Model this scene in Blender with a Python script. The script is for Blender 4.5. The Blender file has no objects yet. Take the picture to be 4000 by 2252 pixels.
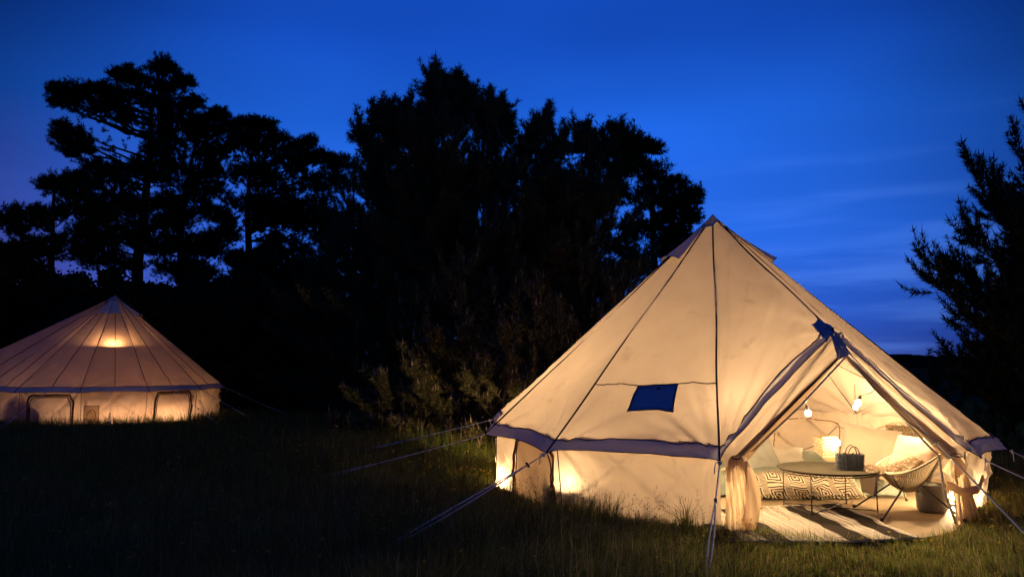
import bpy, math, random
import numpy as np
from mathutils import Vector
PI = math.pi
C = bpy.context.scene.collection
SC = bpy.context.scene

# ------------------------------------------------------------------ camera, world, exposure
cam_d = bpy.data.cameras.new('camera'); cam = bpy.data.objects.new('camera', cam_d); C.objects.link(cam)
PITCH = 0.0993
cam.location = (0, 0, 1.6); cam.rotation_euler = (PI/2 + PITCH, 0, 0)
cam_d.sensor_width = 36; cam_d.lens = 26.584; cam_d.clip_start = 0.1; cam_d.clip_end = 3000
SC.camera = cam
SC.view_settings.view_transform = 'Standard'; SC.view_settings.look = 'None'
SC.view_settings.exposure = 0.5; SC.view_settings.gamma = 1
SC.render.engine = 'CYCLES'
SC.cycles.max_bounces = 10; SC.cycles.diffuse_bounces = 5; SC.cycles.transmission_bounces = 6
SC.cycles.transparent_max_bounces = 6; SC.cycles.caustics_reflective = False; SC.cycles.caustics_refractive = False
SC.cycles.sample_clamp_indirect = 4
try:
    SC.cycles.use_denoising = True; SC.cycles.denoiser = 'OPENIMAGEDENOISE'
except Exception: pass

world = bpy.data.worlds.new('World'); SC.world = world; world.use_nodes = True
def build_world():
    nt = world.node_tree; N = nt.nodes; L = nt.links; N.clear()
    out = N.new('ShaderNodeOutputWorld'); bg = N.new('ShaderNodeBackground'); L.new(bg.outputs[0], out.inputs[0])
    tc = N.new('ShaderNodeTexCoord'); sep = N.new('ShaderNodeSeparateXYZ'); L.new(tc.outputs['Generated'], sep.inputs[0])
    # dusk gradient by elevation
    ramp = N.new('ShaderNodeValToRGB'); L.new(sep.outputs['Z'], ramp.inputs[0])
    e = ramp.color_ramp.elements
    e[0].position = 0.0; e[0].color = (0.040, 0.085, 0.50, 1)
    e[1].position = 1.0; e[1].color = (0.006, 0.055, 0.42, 1)
    for p, c in ((0.06, (0.026, 0.110, 0.64)), (0.15, (0.021, 0.138, 0.76)), (0.30, (0.013, 0.124, 0.72)), (0.40, (0.0075, 0.080, 0.56)), (0.55, (0.006, 0.062, 0.47))):
        el = e.new(p); el.color = (*c, 1)
    # the twilight glow fades away from the place where the sun went down
    vm = N.new('ShaderNodeVectorMath'); vm.operation = 'DOT_PRODUCT'
    L.new(tc.outputs['Generated'], vm.inputs[0]); vm.inputs[1].default_value = Vector((0.01, 0.97, 0.21)).normalized()
    mr = N.new('ShaderNodeMapRange'); mr.interpolation_type = 'SMOOTHSTEP'
    mr.inputs['From Min'].default_value = 0.77; mr.inputs['From Max'].default_value = 0.98
    mr.inputs['To Min'].default_value = 0.25; mr.inputs['To Max'].default_value = 1.0
    L.new(vm.outputs['Value'], mr.inputs['Value'])
    mul = N.new('ShaderNodeMix'); mul.data_type = 'RGBA'; mul.blend_type = 'MULTIPLY'; mul.inputs[0].default_value = 1
    L.new(ramp.outputs[0], mul.inputs[6]); L.new(mr.outputs[0], mul.inputs[7])
    # broad soft veils, a little brighter and darker than the clear sky
    vp = N.new('ShaderNodeMapping'); vp.inputs['Scale'].default_value = (1.1, 1.1, 3.2); vp.inputs['Rotation'].default_value = (0, math.radians(-18), 0)
    L.new(tc.outputs['Generated'], vp.inputs[0])
    vn = N.new('ShaderNodeTexNoise'); vn.inputs['Scale'].default_value = 1.6; vn.inputs['Detail'].default_value = 2; L.new(vp.outputs[0], vn.inputs['Vector'])
    vr = N.new('ShaderNodeMapRange'); vr.inputs['From Min'].default_value = .3; vr.inputs['From Max'].default_value = .7; vr.inputs['To Min'].default_value = .78; vr.inputs['To Max'].default_value = 1.18
    L.new(vn.outputs['Fac'], vr.inputs['Value'])
    mul2 = N.new('ShaderNodeMix'); mul2.data_type = 'RGBA'; mul2.blend_type = 'MULTIPLY'; mul2.inputs[0].default_value = 1
    L.new(mul.outputs[2], mul2.inputs[6]); L.new(vr.outputs[0], mul2.inputs[7])
    # thin streaks of cloud low over the horizon
    mp = N.new('ShaderNodeMapping'); mp.inputs['Scale'].default_value = (1.6, 1.6, 17); mp.inputs['Rotation'].default_value = (0, math.radians(5), 0)
    L.new(tc.outputs['Generated'], mp.inputs[0])
    nz = N.new('ShaderNodeTexNoise'); nz.inputs['Scale'].default_value = 1.9; nz.inputs['Detail'].default_value = 3
    L.new(mp.outputs[0], nz.inputs['Vector'])
    cr = N.new('ShaderNodeMapRange'); cr.interpolation_type = 'SMOOTHSTEP'
    cr.inputs['From Min'].default_value = 0.46; cr.inputs['From Max'].default_value = 0.72
    L.new(nz.outputs['Fac'], cr.inputs['Value'])
    lo = N.new('ShaderNodeMapRange'); lo.inputs['From Min'].default_value = 0.30; lo.inputs['From Max'].default_value = 0.05
    L.new(sep.outputs['Z'], lo.inputs['Value'])
    m2 = N.new('ShaderNodeMath'); m2.operation = 'MULTIPLY'; L.new(cr.outputs[0], m2.inputs[0]); L.new(lo.outputs[0], m2.inputs[1])
    add = N.new('ShaderNodeMix'); add.data_type = 'RGBA'; add.blend_type = 'ADD'
    add.inputs[7].default_value = (0.040, 0.085, 0.20, 1)
    xr = N.new('ShaderNodeMapRange'); xr.interpolation_type = 'SMOOTHSTEP'; xr.inputs['From Min'].default_value = -.05; xr.inputs['From Max'].default_value = .40; xr.inputs['To Min'].default_value = .12
    L.new(sep.outputs['X'], xr.inputs['Value']); m3 = N.new('ShaderNodeMath'); m3.operation = 'MULTIPLY'; L.new(m2.outputs[0], m3.inputs[0]); L.new(xr.outputs[0], m3.inputs[1])
    L.new(m3.outputs[0], add.inputs[0]); L.new(mul2.outputs[2], add.inputs[6])
    xl = N.new('ShaderNodeMapRange'); xl.interpolation_type = 'SMOOTHSTEP'; xl.inputs['From Min'].default_value = -.15; xl.inputs['From Max'].default_value = -.60
    L.new(sep.outputs['X'], xl.inputs['Value']); m4 = N.new('ShaderNodeMath'); m4.operation = 'MULTIPLY'; L.new(xl.outputs[0], m4.inputs[0]); L.new(lo.outputs[0], m4.inputs[1])
    ad2 = N.new('ShaderNodeMix'); ad2.data_type = 'RGBA'; ad2.blend_type = 'ADD'; ad2.inputs[7].default_value = (.050, .022, .11, 1)
    L.new(m4.outputs[0], ad2.inputs[0]); L.new(add.outputs[2], ad2.inputs[6])
    L.new(ad2.outputs[2], bg.inputs[0]); bg.inputs[1].default_value = 0.70
build_world()

# ------------------------------------------------------------------ helpers
rng = np.random.default_rng(7)
def sight(px, py, y):
    """a point at distance y in front of the viewer, seen at (px, py) of a 4000 px wide picture"""
    f = 2953.8; c, s = math.cos(PITCH), math.sin(PITCH)
    dx, dz = (px-2000)/f, -(py-1126)/f
    yy, zz = c - dz*s, s + dz*c
    t = y/yy
    return np.array([dx*t, y, 1.6 + zz*t])
def vnoise(x, y, seed=0):
    x = np.asarray(x, float); y = np.asarray(y, float); x, y = np.broadcast_arrays(x, y)
    xi = np.floor(x).astype(np.int64); yi = np.floor(y).astype(np.int64); fx = x-xi; fy = y-yi
    fx = fx*fx*(3-2*fx); fy = fy*fy*(3-2*fy)
    def h(a, b):
        n = (a*374761393 + b*668265263 + seed*974634777) & 0xffffffff
        n = ((n ^ (n >> 13))*1274126177) & 0xffffffff
        return ((n ^ (n >> 16)) & 0xffff)/65535.0
    a = h(xi, yi)*(1-fx) + h(xi+1, yi)*fx; b = h(xi, yi+1)*(1-fx) + h(xi+1, yi+1)*fx
    return a*(1-fy) + b*fy
def fbm(x, y, seed=0, o=3):
    s = 0; a = 1; t = 0
    for k in range(o):
        s = s + a*vnoise(np.asarray(x)*2**k, np.asarray(y)*2**k, seed+k*17); t += a; a *= .5
    return s/t - .5
def unit(v): return v/np.maximum(np.linalg.norm(v, axis=-1, keepdims=True), 1e-9)

def ground_z(x, y):
    x = np.asarray(x, float); y = np.asarray(y, float)
    d = np.minimum(np.hypot(x-2.776, y-10.311)-3.0, np.hypot(x+11.9, y-22.6)-3.3)
    k = np.clip(d/1.5, 0, 1)
    return k*0.12*fbm(x*.45, y*.45, 3)

def bigmesh(name, V, F, mats, smooth=False, matidx=None):
    V = np.asarray(V, np.float32); F = np.asarray(F, np.int32)
    me = bpy.data.meshes.new(name); n = F.shape[1]
    me.vertices.add(len(V)); me.vertices.foreach_set('co', V.ravel())
    me.loops.add(F.size); me.loops.foreach_set('vertex_index', F.ravel())
    me.polygons.add(len(F)); me.polygons.foreach_set('loop_start', np.arange(0, F.size, n, dtype=np.int32))
    me.polygons.foreach_set('loop_total', np.full(len(F), n, np.int32))
    if matidx is not None: me.polygons.foreach_set('material_index', np.asarray(matidx, np.int32))
    if smooth: me.polygons.foreach_set('use_smooth', np.ones(len(F), bool))
    for m in (mats if isinstance(mats, (list, tuple)) else [mats]): me.materials.append(m)
    me.update(calc_edges=True); me.validate()
    return me
def link(name, me, parent=None, loc=None, rot=None):
    o = bpy.data.objects.new(name, me); C.objects.link(o)
    if parent is not None: o.parent = parent
    if loc is not None: o.location = loc
    if rot is not None: o.rotation_euler = rot
    return o
def tag(o, label=None, cat=None, group=None, kind=None):
    if label: o['label'] = label
    if cat: o['category'] = cat
    if group: o['group'] = group
    if kind: o['kind'] = kind
    return o
def empty(name, loc, rz=0, label=None, cat=None, group=None):
    o = bpy.data.objects.new(name, None); C.objects.link(o); o.location = loc; o.rotation_euler = (0, 0, rz); o.empty_display_size = .2
    return tag(o, label, cat, group)

class MB:
    def __init__(s): s.v = []; s.f = []; s.uv = None
    def add(s, V, F):
        b = len(s.v); s.v += [tuple(map(float, p)) for p in V]; s.f += [tuple(int(i)+b for i in f) for f in F]; return s
    def box(s, lo, hi):
        x0, y0, z0 = lo; x1, y1, z1 = hi
        return s.add([(x0,y0,z0),(x1,y0,z0),(x1,y1,z0),(x0,y1,z0),(x0,y0,z1),(x1,y0,z1),(x1,y1,z1),(x0,y1,z1)],
                     [(0,3,2,1),(4,5,6,7),(0,1,5,4),(1,2,6,5),(2,3,7,6),(3,0,4,7)])
    def tube(s, path, r, n=8, closed=False, cap=True):
        P = np.array(path, float); m = len(P)
        R = np.full(m, r) if np.isscalar(r) else np.array(r, float)
        if closed: T = np.roll(P, -1, 0) - np.roll(P, 1, 0)
        else: T = np.gradient(P, axis=0)
        T = unit(T)
        up = np.array([0, 0, 1.]) if abs(T[0][2]) < .9 else np.array([1., 0, 0])
        u = unit(np.cross(T[0], up)); V = []
        for i in range(m):
            u = u - T[i]*np.dot(u, T[i]); u = u/max(np.linalg.norm(u), 1e-9); w = np.cross(T[i], u)
            for k in range(n):
                a = 2*PI*k/n; V.append(P[i] + R[i]*(math.cos(a)*u + math.sin(a)*w))
        F = []
        for i in range(m if closed else m-1):
            j = (i+1) % m
            for k in range(n): F.append((i*n+k, i*n+(k+1) % n, j*n+(k+1) % n, j*n+k))
        if cap and not closed: F += [tuple(range(n))[::-1], tuple((m-1)*n+k for k in range(n))]
        return s.add(V, F)
    def lathe(s, prof, n=24, center=(0,0,0)):
        V = []; c = center
        for r, z in prof:
            for k in range(n): a = 2*PI*k/n; V.append((c[0]+r*math.cos(a), c[1]+r*math.sin(a), c[2]+z))
        F = [(i*n+k, i*n+(k+1) % n, (i+1)*n+(k+1) % n, (i+1)*n+k) for i in range(len(prof)-1) for k in range(n)]
        return s.add(V, F)
    def grid(s, P, flip=False):
        a, b = P.shape[:2]; F = []
        for i in range(a-1):
            for j in range(b-1):
                q = (i*b+j, (i+1)*b+j, (i+1)*b+j+1, i*b+j+1); F.append(q[::-1] if flip else q)
        return s.add(P.reshape(-1, 3), F)
    def build(s, name, m, parent=None, smooth=True, uv=None):
        me = bpy.data.meshes.new(name); me.from_pydata(s.v, [], s.f)
        for q in (m if isinstance(m, (list, tuple)) else [m]): me.materials.append(q)
        if smooth:
            me.polygons.foreach_set('use_smooth', [True]*len(me.polygons))
        if uv is not None:
            L = me.uv_layers.new(name='UVMap')
            for lp in me.loops: L.data[lp.index].uv = uv[lp.vertex_index]
        me.update()
        return link(name, me, parent)
def guv(a, b, su=1, sv=1): return [(su*i/(a-1), sv*j/(b-1)) for i in range(a) for j in range(b)]
def mods(o, solid=None, sub=0, bevel=None):
    if bevel: m = o.modifiers.new('bevel', 'BEVEL'); m.width = bevel; m.segments = 2; m.limit_method = 'ANGLE'
    if solid: m = o.modifiers.new('solid', 'SOLIDIFY'); m.thickness = solid; m.offset = 0
    if sub: m = o.modifiers.new('sub', 'SUBSURF'); m.levels = sub; m.render_levels = sub
    return o

# ------------------------------------------------------------------ materials
def mat(name, col, rough=.7, vary=.12, scale=8., bump=0., bscale=60., metal=0., spec=.3, trans=0., island=0., emit=None, col2=None, sheen=0., dirt=0.):
    m = bpy.data.materials.new(name); m.use_nodes = True; nt = m.node_tree; N = nt.nodes; L = nt.links
    p = N['Principled BSDF']; out = N['Material Output']
    p.inputs['Roughness'].default_value = rough; p.inputs['Metallic'].default_value = metal; p.inputs['Specular IOR Level'].default_value = spec
    if sheen: p.inputs['Sheen Weight'].default_value = sheen
    tc = N.new('ShaderNodeTexCoord')
    nz = N.new('ShaderNodeTexNoise'); nz.inputs['Scale'].default_value = scale; nz.inputs['Detail'].default_value = 4
    L.new(tc.outputs['Object'], nz.inputs['Vector'])
    mx = N.new('ShaderNodeMix'); mx.data_type = 'RGBA'; L.new(nz.outputs['Fac'], mx.inputs[0])
    c2 = col2 if col2 else tuple(max(0, c*(1-2*vary)) for c in col)
    c1 = col if col2 else tuple(min(1, c*(1+vary)) for c in col)
    mx.inputs[6].default_value = (*c1, 1); mx.inputs[7].default_value = (*c2, 1)
    csock = mx.outputs[2]
    if dirt:      # faint rain marks and smudges on the cloth
        dn = N.new('ShaderNodeTexNoise'); dn.inputs['Scale'].default_value = 1.9; dn.inputs['Detail'].default_value = 7; dn.inputs['Roughness'].default_value = .68; dn.inputs['Distortion'].default_value = .6
        L.new(tc.outputs['Object'], dn.inputs['Vector'])
        dr = N.new('ShaderNodeMapRange'); dr.inputs['From Min'].default_value = .60; dr.inputs['From Max'].default_value = .72; dr.inputs['To Max'].default_value = dirt; L.new(dn.outputs['Fac'], dr.inputs['Value'])
        dm = N.new('ShaderNodeMix'); dm.data_type = 'RGBA'; L.new(dr.outputs[0], dm.inputs[0]); L.new(csock, dm.inputs[6]); dm.inputs[7].default_value = (.20, .15, .11, 1); csock = dm.outputs[2]
    if island:
        g = N.new('ShaderNodeNewGeometry'); hs = N.new('ShaderNodeHueSaturation')
        mr = N.new('ShaderNodeMapRange'); mr.inputs['To Min'].default_value = 1-island; mr.inputs['To Max'].default_value = 1+island
        L.new(g.outputs['Random Per Island'], mr.inputs['Value']); L.new(mr.outputs[0], hs.inputs['Value'])
        m3 = N.new('ShaderNodeMapRange'); m3.inputs['To Min'].default_value = .5-.05*island; m3.inputs['To Max'].default_value = .5+.05*island
        L.new(g.outputs['Random Per Island'], m3.inputs['Value']); L.new(m3.outputs[0], hs.inputs['Hue'])
        L.new(csock, hs.inputs['Color']); csock = hs.outputs[0]
    L.new(csock, p.inputs['Base Color'])
    nsock = None
    if bump:
        b2 = N.new('ShaderNodeTexNoise'); b2.inputs['Scale'].default_value = bscale; b2.inputs['Detail'].default_value = 3
        L.new(tc.outputs['Object'], b2.inputs['Vector'])
        bp = N.new('ShaderNodeBump'); bp.inputs['Strength'].default_value = bump; bp.inputs['Distance'].default_value = .01
        L.new(b2.outputs['Fac'], bp.inputs['Height']); nsock = bp.outputs[0]; L.new(nsock, p.inputs['Normal'])
    if trans:
        t = N.new('ShaderNodeBsdfTranslucent'); L.new(csock, t.inputs['Color'])
        if nsock: L.new(nsock, t.inputs['Normal'])
        ms = N.new('ShaderNodeMixShader'); ms.inputs[0].default_value = trans
        L.new(p.outputs[0], ms.inputs[1]); L.new(t.outputs[0], ms.inputs[2]); L.new(ms.outputs[0], out.inputs[0])
    if emit:
        p.inputs['Emission Color'].default_value = (*emit[0], 1); p.inputs['Emission Strength'].default_value = emit[1]
    return m
LAMP = (1.0, .695, .355)
M = dict(
 canvas=mat('canvas', (.505, .412, .335), .9, .09, 2.2, .15, 160, spec=.05, trans=.32, dirt=.4),
 rosy=mat('rosy_canvas', (.50, .385, .335), .9, .09, 2.2, .15, 160, spec=.05, trans=.31, dirt=.3),
 curtain=mat('curtain_canvas', (.74, .58, .40), .9, .06, 3, .1, 200, spec=.05, trans=.65),
 eave=mat('eave_canvas', (.76, .70, .64), .9, .06, 1.7, .12, 220, spec=.05, trans=.16),
 window=mat('window_canvas', (.62, .52, .41), .9, .06, 3, .1, 200, spec=.05, trans=.8),
 trim=mat('window_trim', (.16, .075, .04), .8, .1, 5, spec=.1),
 seam=mat('seam_tape', (.025, .022, .035), .8, .1, 5, spec=.1),
 cap=mat('cap_canvas', (.36, .33, .34), .85, .08, 4, .1, 200, spec=.1, trans=.06),
 patch=mat('flue_patch_cloth', (.52, .53, .60), .6, .08, 6, .05, 100, spec=.3),
 sheet=mat('groundsheet', (.34, .26, .17), .75, .1, 2.5, .25, 25, spec=.15),
 mud=mat('groundsheet_rim', (.20, .09, .035), .8, .2, 6, spec=.1),
 rope=mat('rope', (.80, .78, .75), .8, .1, 40, .4, 300, spec=.1),
 black=mat('black_plastic', (.02, .02, .022), .5),
 steel=mat('dark_steel', (.035, .032, .03), .45, .1, 10, metal=.3, spec=.5),
 pole=mat('galvanised_pole', (.42, .42, .43), .4, .1, 12, metal=.7, spec=.5),
 tray=mat('tray_metal', (.040, .034, .025), .85, .1, 5, spec=.02),
 basket=mat('basket_plastic', (.040, .046, .058), .45, .15, 12, spec=.35, trans=.06),
 bin=mat('bin_plastic', (.12, .115, .11), .38, .12, 7, .1, 20, spec=.5),
 duvet=mat('sage_linen', (.20, .225, .185), .9, .1, 4, .2, 60, spec=.05),
 grey=mat('grey_linen', (.27, .27, .245), .9, .08, 5, .2, 120, spec=.05),
 white=mat('white_cotton', (.44, .41, .36), .9, .05, 5, .15, 90, spec=.05),
 taupe=mat('taupe_velvet', (.31, .225, .17), .85, .06, 4, .15, 140, spec=.08, sheen=.3),
 fur=mat('brown_fur', (.27, .20, .13), .9, .3, 9, spec=.05, island=.45),
 wool=mat('cream_sheepskin', (.43, .34, .25), .9, .1, 9, spec=.05, island=.25),
 cord=mat('cream_cord', (.58, .48, .33), .6, .08, 9, spec=.2),
 rug=mat('cream_wool', (.43, .37, .31), .95, .1, 20, .6, 160, spec=.03),
 rugline=mat('white_wool', (.60, .55, .48), .95, .08, 25, .6, 120, spec=.03),
 rugdark=mat('charcoal_wool', (.020, .017, .016), .95, .1, 90, .6, 130, spec=.03, col2=(.040, .030, .025)),
 cable=mat('black_cable', (.02, .018, .018), .5),
 bulb=mat('lit_bulb', (1, .9, .7), .3, 0, 1, emit=(LAMP, 1700)),
 dim=mat('lit_dim_bulb', (1, .9, .7), .3, 0, 1, emit=(LAMP, 800)),
 small=mat('lit_small_lamp', (1, .9, .7), .3, 0, 1, emit=(LAMP, 520)),
 glow=mat('lit_lamp', (1, .9, .7), .3, 0, 1, emit=(LAMP, 1200)),
 lattice=mat('lantern_lattice', (.50, .40, .26), .6, .1, 10, spec=.2, trans=.45),
 pouf=mat('dark_pouf', (.035, .035, .045), .9, .2, 6, .3, 60, spec=.05),
 wood=mat('crate_wood', (.30, .19, .10), .7, .25, 6, .3, 40, spec=.2),
 bark=mat('pine_bark', (.06, .042, .032), .95, .3, 7, .6, 20, spec=.05),
 needle3=mat('small_pine_needles', (.165, .145, .055), .75, .15, 3, spec=.15, trans=.35, island=.5),  # lamplight on the small pines painted in as a paler needle colour
 needle=mat('pine_needles', (.14, .125, .05), .75, .15, 3, spec=.15, trans=.35, island=.5),  # pine row needles raised in tone to stand in for tent light
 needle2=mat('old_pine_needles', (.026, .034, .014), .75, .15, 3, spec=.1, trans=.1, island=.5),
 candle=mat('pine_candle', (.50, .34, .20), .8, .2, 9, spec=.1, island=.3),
 leaf=mat('bush_leaf', (.028, .038, .014), .7, .2, 4, spec=.15, trans=.2, island=.5),
 grass=mat('grass_blade', (.20, .225, .045), .75, .3, 1.2, spec=.12, trans=.5, island=.6),
 straw=mat('straw_blade', (.46, .36, .17), .85, .3, 1.2, spec=.08, trans=.4, island=.5),
 seed=mat('seed_head', (.20, .14, .07), .85, .2, 20, spec=.05, island=.4),
 petal=mat('yellow_petal', (.62, .42, .05), .7, .1, 20, spec=.15, trans=.25, island=.3),
 soil=mat('meadow_soil', (.10, .085, .035), .95, .4, 1.5, .6, 12, spec=.0),
 hill=mat('distant_wood', (.018, .022, .012), .95, .4, .05, spec=.02),
)
def throw_material():
    m = bpy.data.materials.new('woven_throw'); m.use_nodes = True; nt = m.node_tree; N = nt.nodes; L = nt.links
    p = N['Principled BSDF']; p.inputs['Roughness'].default_value = .95; p.inputs['Specular IOR Level'].default_value = .05
    uv = N.new('ShaderNodeTexCoord'); sx = N.new('ShaderNodeSeparateXYZ'); L.new(uv.outputs['UV'], sx.inputs[0])
    def mth(op, a, b=None):
        n = N.new('ShaderNodeMath'); n.operation = op
        for i, q in enumerate((a, b)):
            if q is None: continue
            if isinstance(q, (int, float)): n.inputs[i].default_value = q
            else: L.new(q, n.inputs[i])
        return n.outputs[0]
    def cell(s, k): return mth('ABSOLUTE', mth('SUBTRACT', mth('FRACT', mth('MULTIPLY', s, k)), .5))
    u, v = sx.outputs[0], sx.outputs[1]
    r = mth('MAXIMUM', cell(u, 5), cell(v, 3))
    ring = mth('GREATER_THAN', mth('FRACT', mth('MULTIPLY', r, 8.0)), .48)
    comb = mth('GREATER_THAN', mth('FRACT', mth('MULTIPLY', v, 46)), .5)
    band = mth('GREATER_THAN', cell(u, 5), .36)
    a = mth('MULTIPLY', comb, band); b = mth('MULTIPLY', ring, mth('SUBTRACT', 1.0, band))
    fac = mth('ADD', a, b)
    mx = N.new('ShaderNodeMix'); mx.data_type = 'RGBA'; L.new(fac, mx.inputs[0])
    mx.inputs[6].default_value = (.035, .028, .024, 1); mx.inputs[7].default_value = (.36, .29, .21, 1)
    L.new(mx.outputs[2], p.inputs['Base Color'])
    return m
M['throw'] = throw_material()

# ------------------------------------------------------------------ ground and far hills
def build_ground():
    xs = np.concatenate([np.linspace(-400, -32, 24), np.linspace(-30, 30, 121), np.linspace(32, 400, 24)])
    ys = np.concatenate([np.linspace(-60, 2, 10), np.linspace(3, 40, 90), np.linspace(42, 500, 40)])
    X, Y = np.meshgrid(xs, ys, indexing='ij'); Z = ground_z(X, Y)
    g = MB().grid(np.stack([X, Y, Z], -1)).build('ground', M['soil']); tag(g, 'dark meadow ground under the tents and the trees', kind='structure')
    xs = np.linspace(-420, 420, 500); P = []
    base = 1.0 + 9*np.maximum(0, fbm(xs*.012, 0, 5)+.25) + 1.6*fbm(xs*.15, 3, 6) + 1.0*fbm(xs*.6, 3, 8)
    base = np.maximum(base, .4)
    for dy, k in ((0, -.2), (2, .75), (6, 1.0), (40, 1.05), (70, -.2)): P.append(np.stack([xs, 330+dy+0*xs-.0006*xs**2, base*k], -1))
    h = MB().grid(np.array(P)).build('hills', M['hill']); tag(h, 'dark wooded hills along the horizon', kind='structure')
build_ground()

# ------------------------------------------------------------------ tents
def ridge(x, y, seed, p=4):
    return (1-np.abs(2*vnoise(x, y, seed)-1))**p
class Tent:
    def __init__(s, root, H, Rw, corners, door, peak, vw, seed, halves=False, vents=()):
        s.root = root; s.H = H; s.Rw = Rw; s.vw = vw; s.seed = seed
        s.c = [np.array([r*math.cos(math.radians(a)), r*math.sin(math.radians(a)), z]) for a, r, z in corners]
        s.az = [a for a, r, z in corners]; s.A = np.array([0, 0, H]); s.door = door
        a, r, z = peak; s.D = np.array([r*math.cos(math.radians(a)), r*math.sin(math.radians(a)), z])
        s.n = len(corners); s.m = 'canvas'; s.wr = 1.
    def seg(s, i):
        return s.c[i], s.c[(i+1) % s.n]
    def roof(s, a, b, u, v, k=0, lift=0., flat=False, wr=1.):
        u = np.asarray(u, float)[..., None]; v = np.asarray(v, float)[..., None]
        scal = 1 - .018*4*u*(1-u)*np.clip((v-.8)/.2, 0, 1)
        E = a*(1-u) + b*u
        P = s.A*(1-v*scal) + E*(v*scal)
        wr = wr*s.wr
        nrm = np.cross(a-s.A, b-s.A); nrm = nrm/np.linalg.norm(nrm)
        if nrm[2] < 0: nrm = -nrm
        w = np.linalg.norm(b-a); l = np.linalg.norm((a+b)/2-s.A)
        uu, vv = u[..., 0], v[..., 0]
        d = -.055*4*uu*(1-uu)*vv**.8*(1-.35*vv)
        if not flat:
            sd = s.seed+k*31
            d = d + .030*fbm(uu*2.2*w*vv+3, vv*l*.9, sd) * wr + .010*fbm(uu*w*vv*7, vv*l*2.2, sd+7)*wr*np.clip(uu*(1-uu)*12, 0, 1)
            edge = np.minimum(uu, 1-uu)*w*vv; d = d + .0035*np.sin(vv*l*21+6*fbm(vv*l*1.5, uu*0+3, sd))*np.exp(-edge/.07)*np.clip(edge/.02, 0, 1)*wr
            for q, side in ((0, uu), (1, 1-uu)):
                x = side*w*vv+1e-3; y = (1-vv)*l+1e-3
                th = np.arctan2(y, x); rr = np.hypot(x, y)
                d = d + wr*.034*np.exp(-(rr/.9)**1.2)*np.sin(th*12+4*fbm(th*3, rr*.6, sd+q))*np.clip(uu*(1-uu)*14, 0, 1)
                d = d + wr*.030*ridge(th*5.2+q*7, rr*.45, sd+40+q, 7)*np.exp(-(rr/1.9)**2)*np.clip(uu*(1-uu)*14, 0, 1)
        return P + nrm*(d[..., None]+lift)
    def foot(s, i):
        a = math.radians(s.az[i % s.n]); r = s.Rw*.99
        return np.array([r*math.cos(a), r*math.sin(a), -.06])
    def wall(s, i, u, w, off=0.):
        a, b = s.seg(i); u = np.asarray(u, float); w = np.asarray(w, float)
        top = s.roof(a, b, u, np.full(u.shape, s.vw-.012), i, -.004)
        f0, f1 = s.foot(i), s.foot(i+1); bot = f0*(1-u[..., None]) + f1*u[..., None]
        P = top*(1-w[..., None]) + bot*w[..., None]
        nrm = np.cross(f1-f0, [0, 0, 1.]); nrm = nrm/np.linalg.norm(nrm)
        if np.dot(nrm, f0+f1) < 0: nrm = -nrm
        W = np.linalg.norm(f1-f0); x = u*W; y = w*.85; sd = s.seed+i*13
        env = np.clip(u*(1-u)*16, 0, 1)*np.clip(w*6, 0, 1)
        d = .030*np.sin(PI*u)*np.sin(PI*np.clip(w, 0, 1)*.9)
        d = d + env*(.045*fbm(x*1.8, y*1.8, sd) + .050*ridge(x*1.5+y*1.9, y*.7-x*.6, sd+3, 9) + .045*ridge(x*1.6-y*2.4, y*.6+x*.5, sd+5, 10) + .018*ridge(x*4-y*3, y*2+x, sd+6, 7) + .015*ridge(x*3.2+y*3.6, y*2-x, sd+9, 8) + .008*fbm(x*8, y*6, sd+8))
        # pulled folds running down from the two top corners
        for q, xx in ((0, x), (1, W-x)):
            th = np.arctan2(y+.02, xx+.02); rr = np.hypot(xx, y)
            d = d + env*.024*np.sin(th*10+3*fbm(th*2, rr, sd+11+q))*np.exp(-(rr/.8)**2)
        d = d*(.45 if (s.m == 'canvas' and i in (9, 10)) else .8)
        return P + nrm*(d+off)[..., None]
    def build(s, half_seams=False, glazed=True, vents=(), patch=None, windows=(), emblem=None, sheet=True, rolled=()):
        r = s.root
        edges = []
        for i in range(s.n):
            a, b = s.seg(i)
            if i == s.door: edges += [(a, s.D, i*2+50), (s.D, b, i*2+51)]
            else: edges.append((a, b, i))
        nu, nv = 44, 80
        for a, b, k in edges:
            vw = s.vw if k < 50 else .976
            U, Vv = np.meshgrid(np.linspace(0, 1, nu), np.linspace(.055, vw, nv), indexing='ij')
            pan = MB().grid(s.roof(a, b, U, Vv, k)).build('roof_panel', M[s.m], r)
            U, Vv = np.meshgrid(np.linspace(0, 1, nu), np.linspace(vw-.004, 1, 5), indexing='ij')
            P = s.roof(a, b, U, Vv, k, .005)
            P[..., 2] += -.006*np.sin(U*PI)*((Vv-vw)/(1-vw))
            val = MB().grid(P).build('valance', M['eave'], pan)
            MB().tube(P[:, 0]+[0, 0, .006], .0055, 5).build('stitch_line', M['seam'], pan)
            MB().tube(P[:, -1], .005, 5).build('valance_hem', M['seam'], pan)
            if k in vents:
                v1 = .232; U, Vv = np.meshgrid(np.linspace(.02, .98, 14), np.linspace(.045, v1, 12), indexing='ij')
                t = (Vv-.045)/(v1-.045)
                P = s.roof(a, b, U, Vv, k, .012, flat=True)
                nrm = unit(np.cross(a-s.A, b-s.A)); nrm = nrm if nrm[2] > 0 else -nrm
                P = P + nrm*(t**1.5*.12*np.sin(PI*np.clip(U, .0, 1))**.5)[..., None]
                vh = MB().grid(P).build('vent_hood', M['eave'], pan)
                MB().tube(P[:, -1], .010, 6).build('vent_trim', M['patch'], pan)
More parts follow.
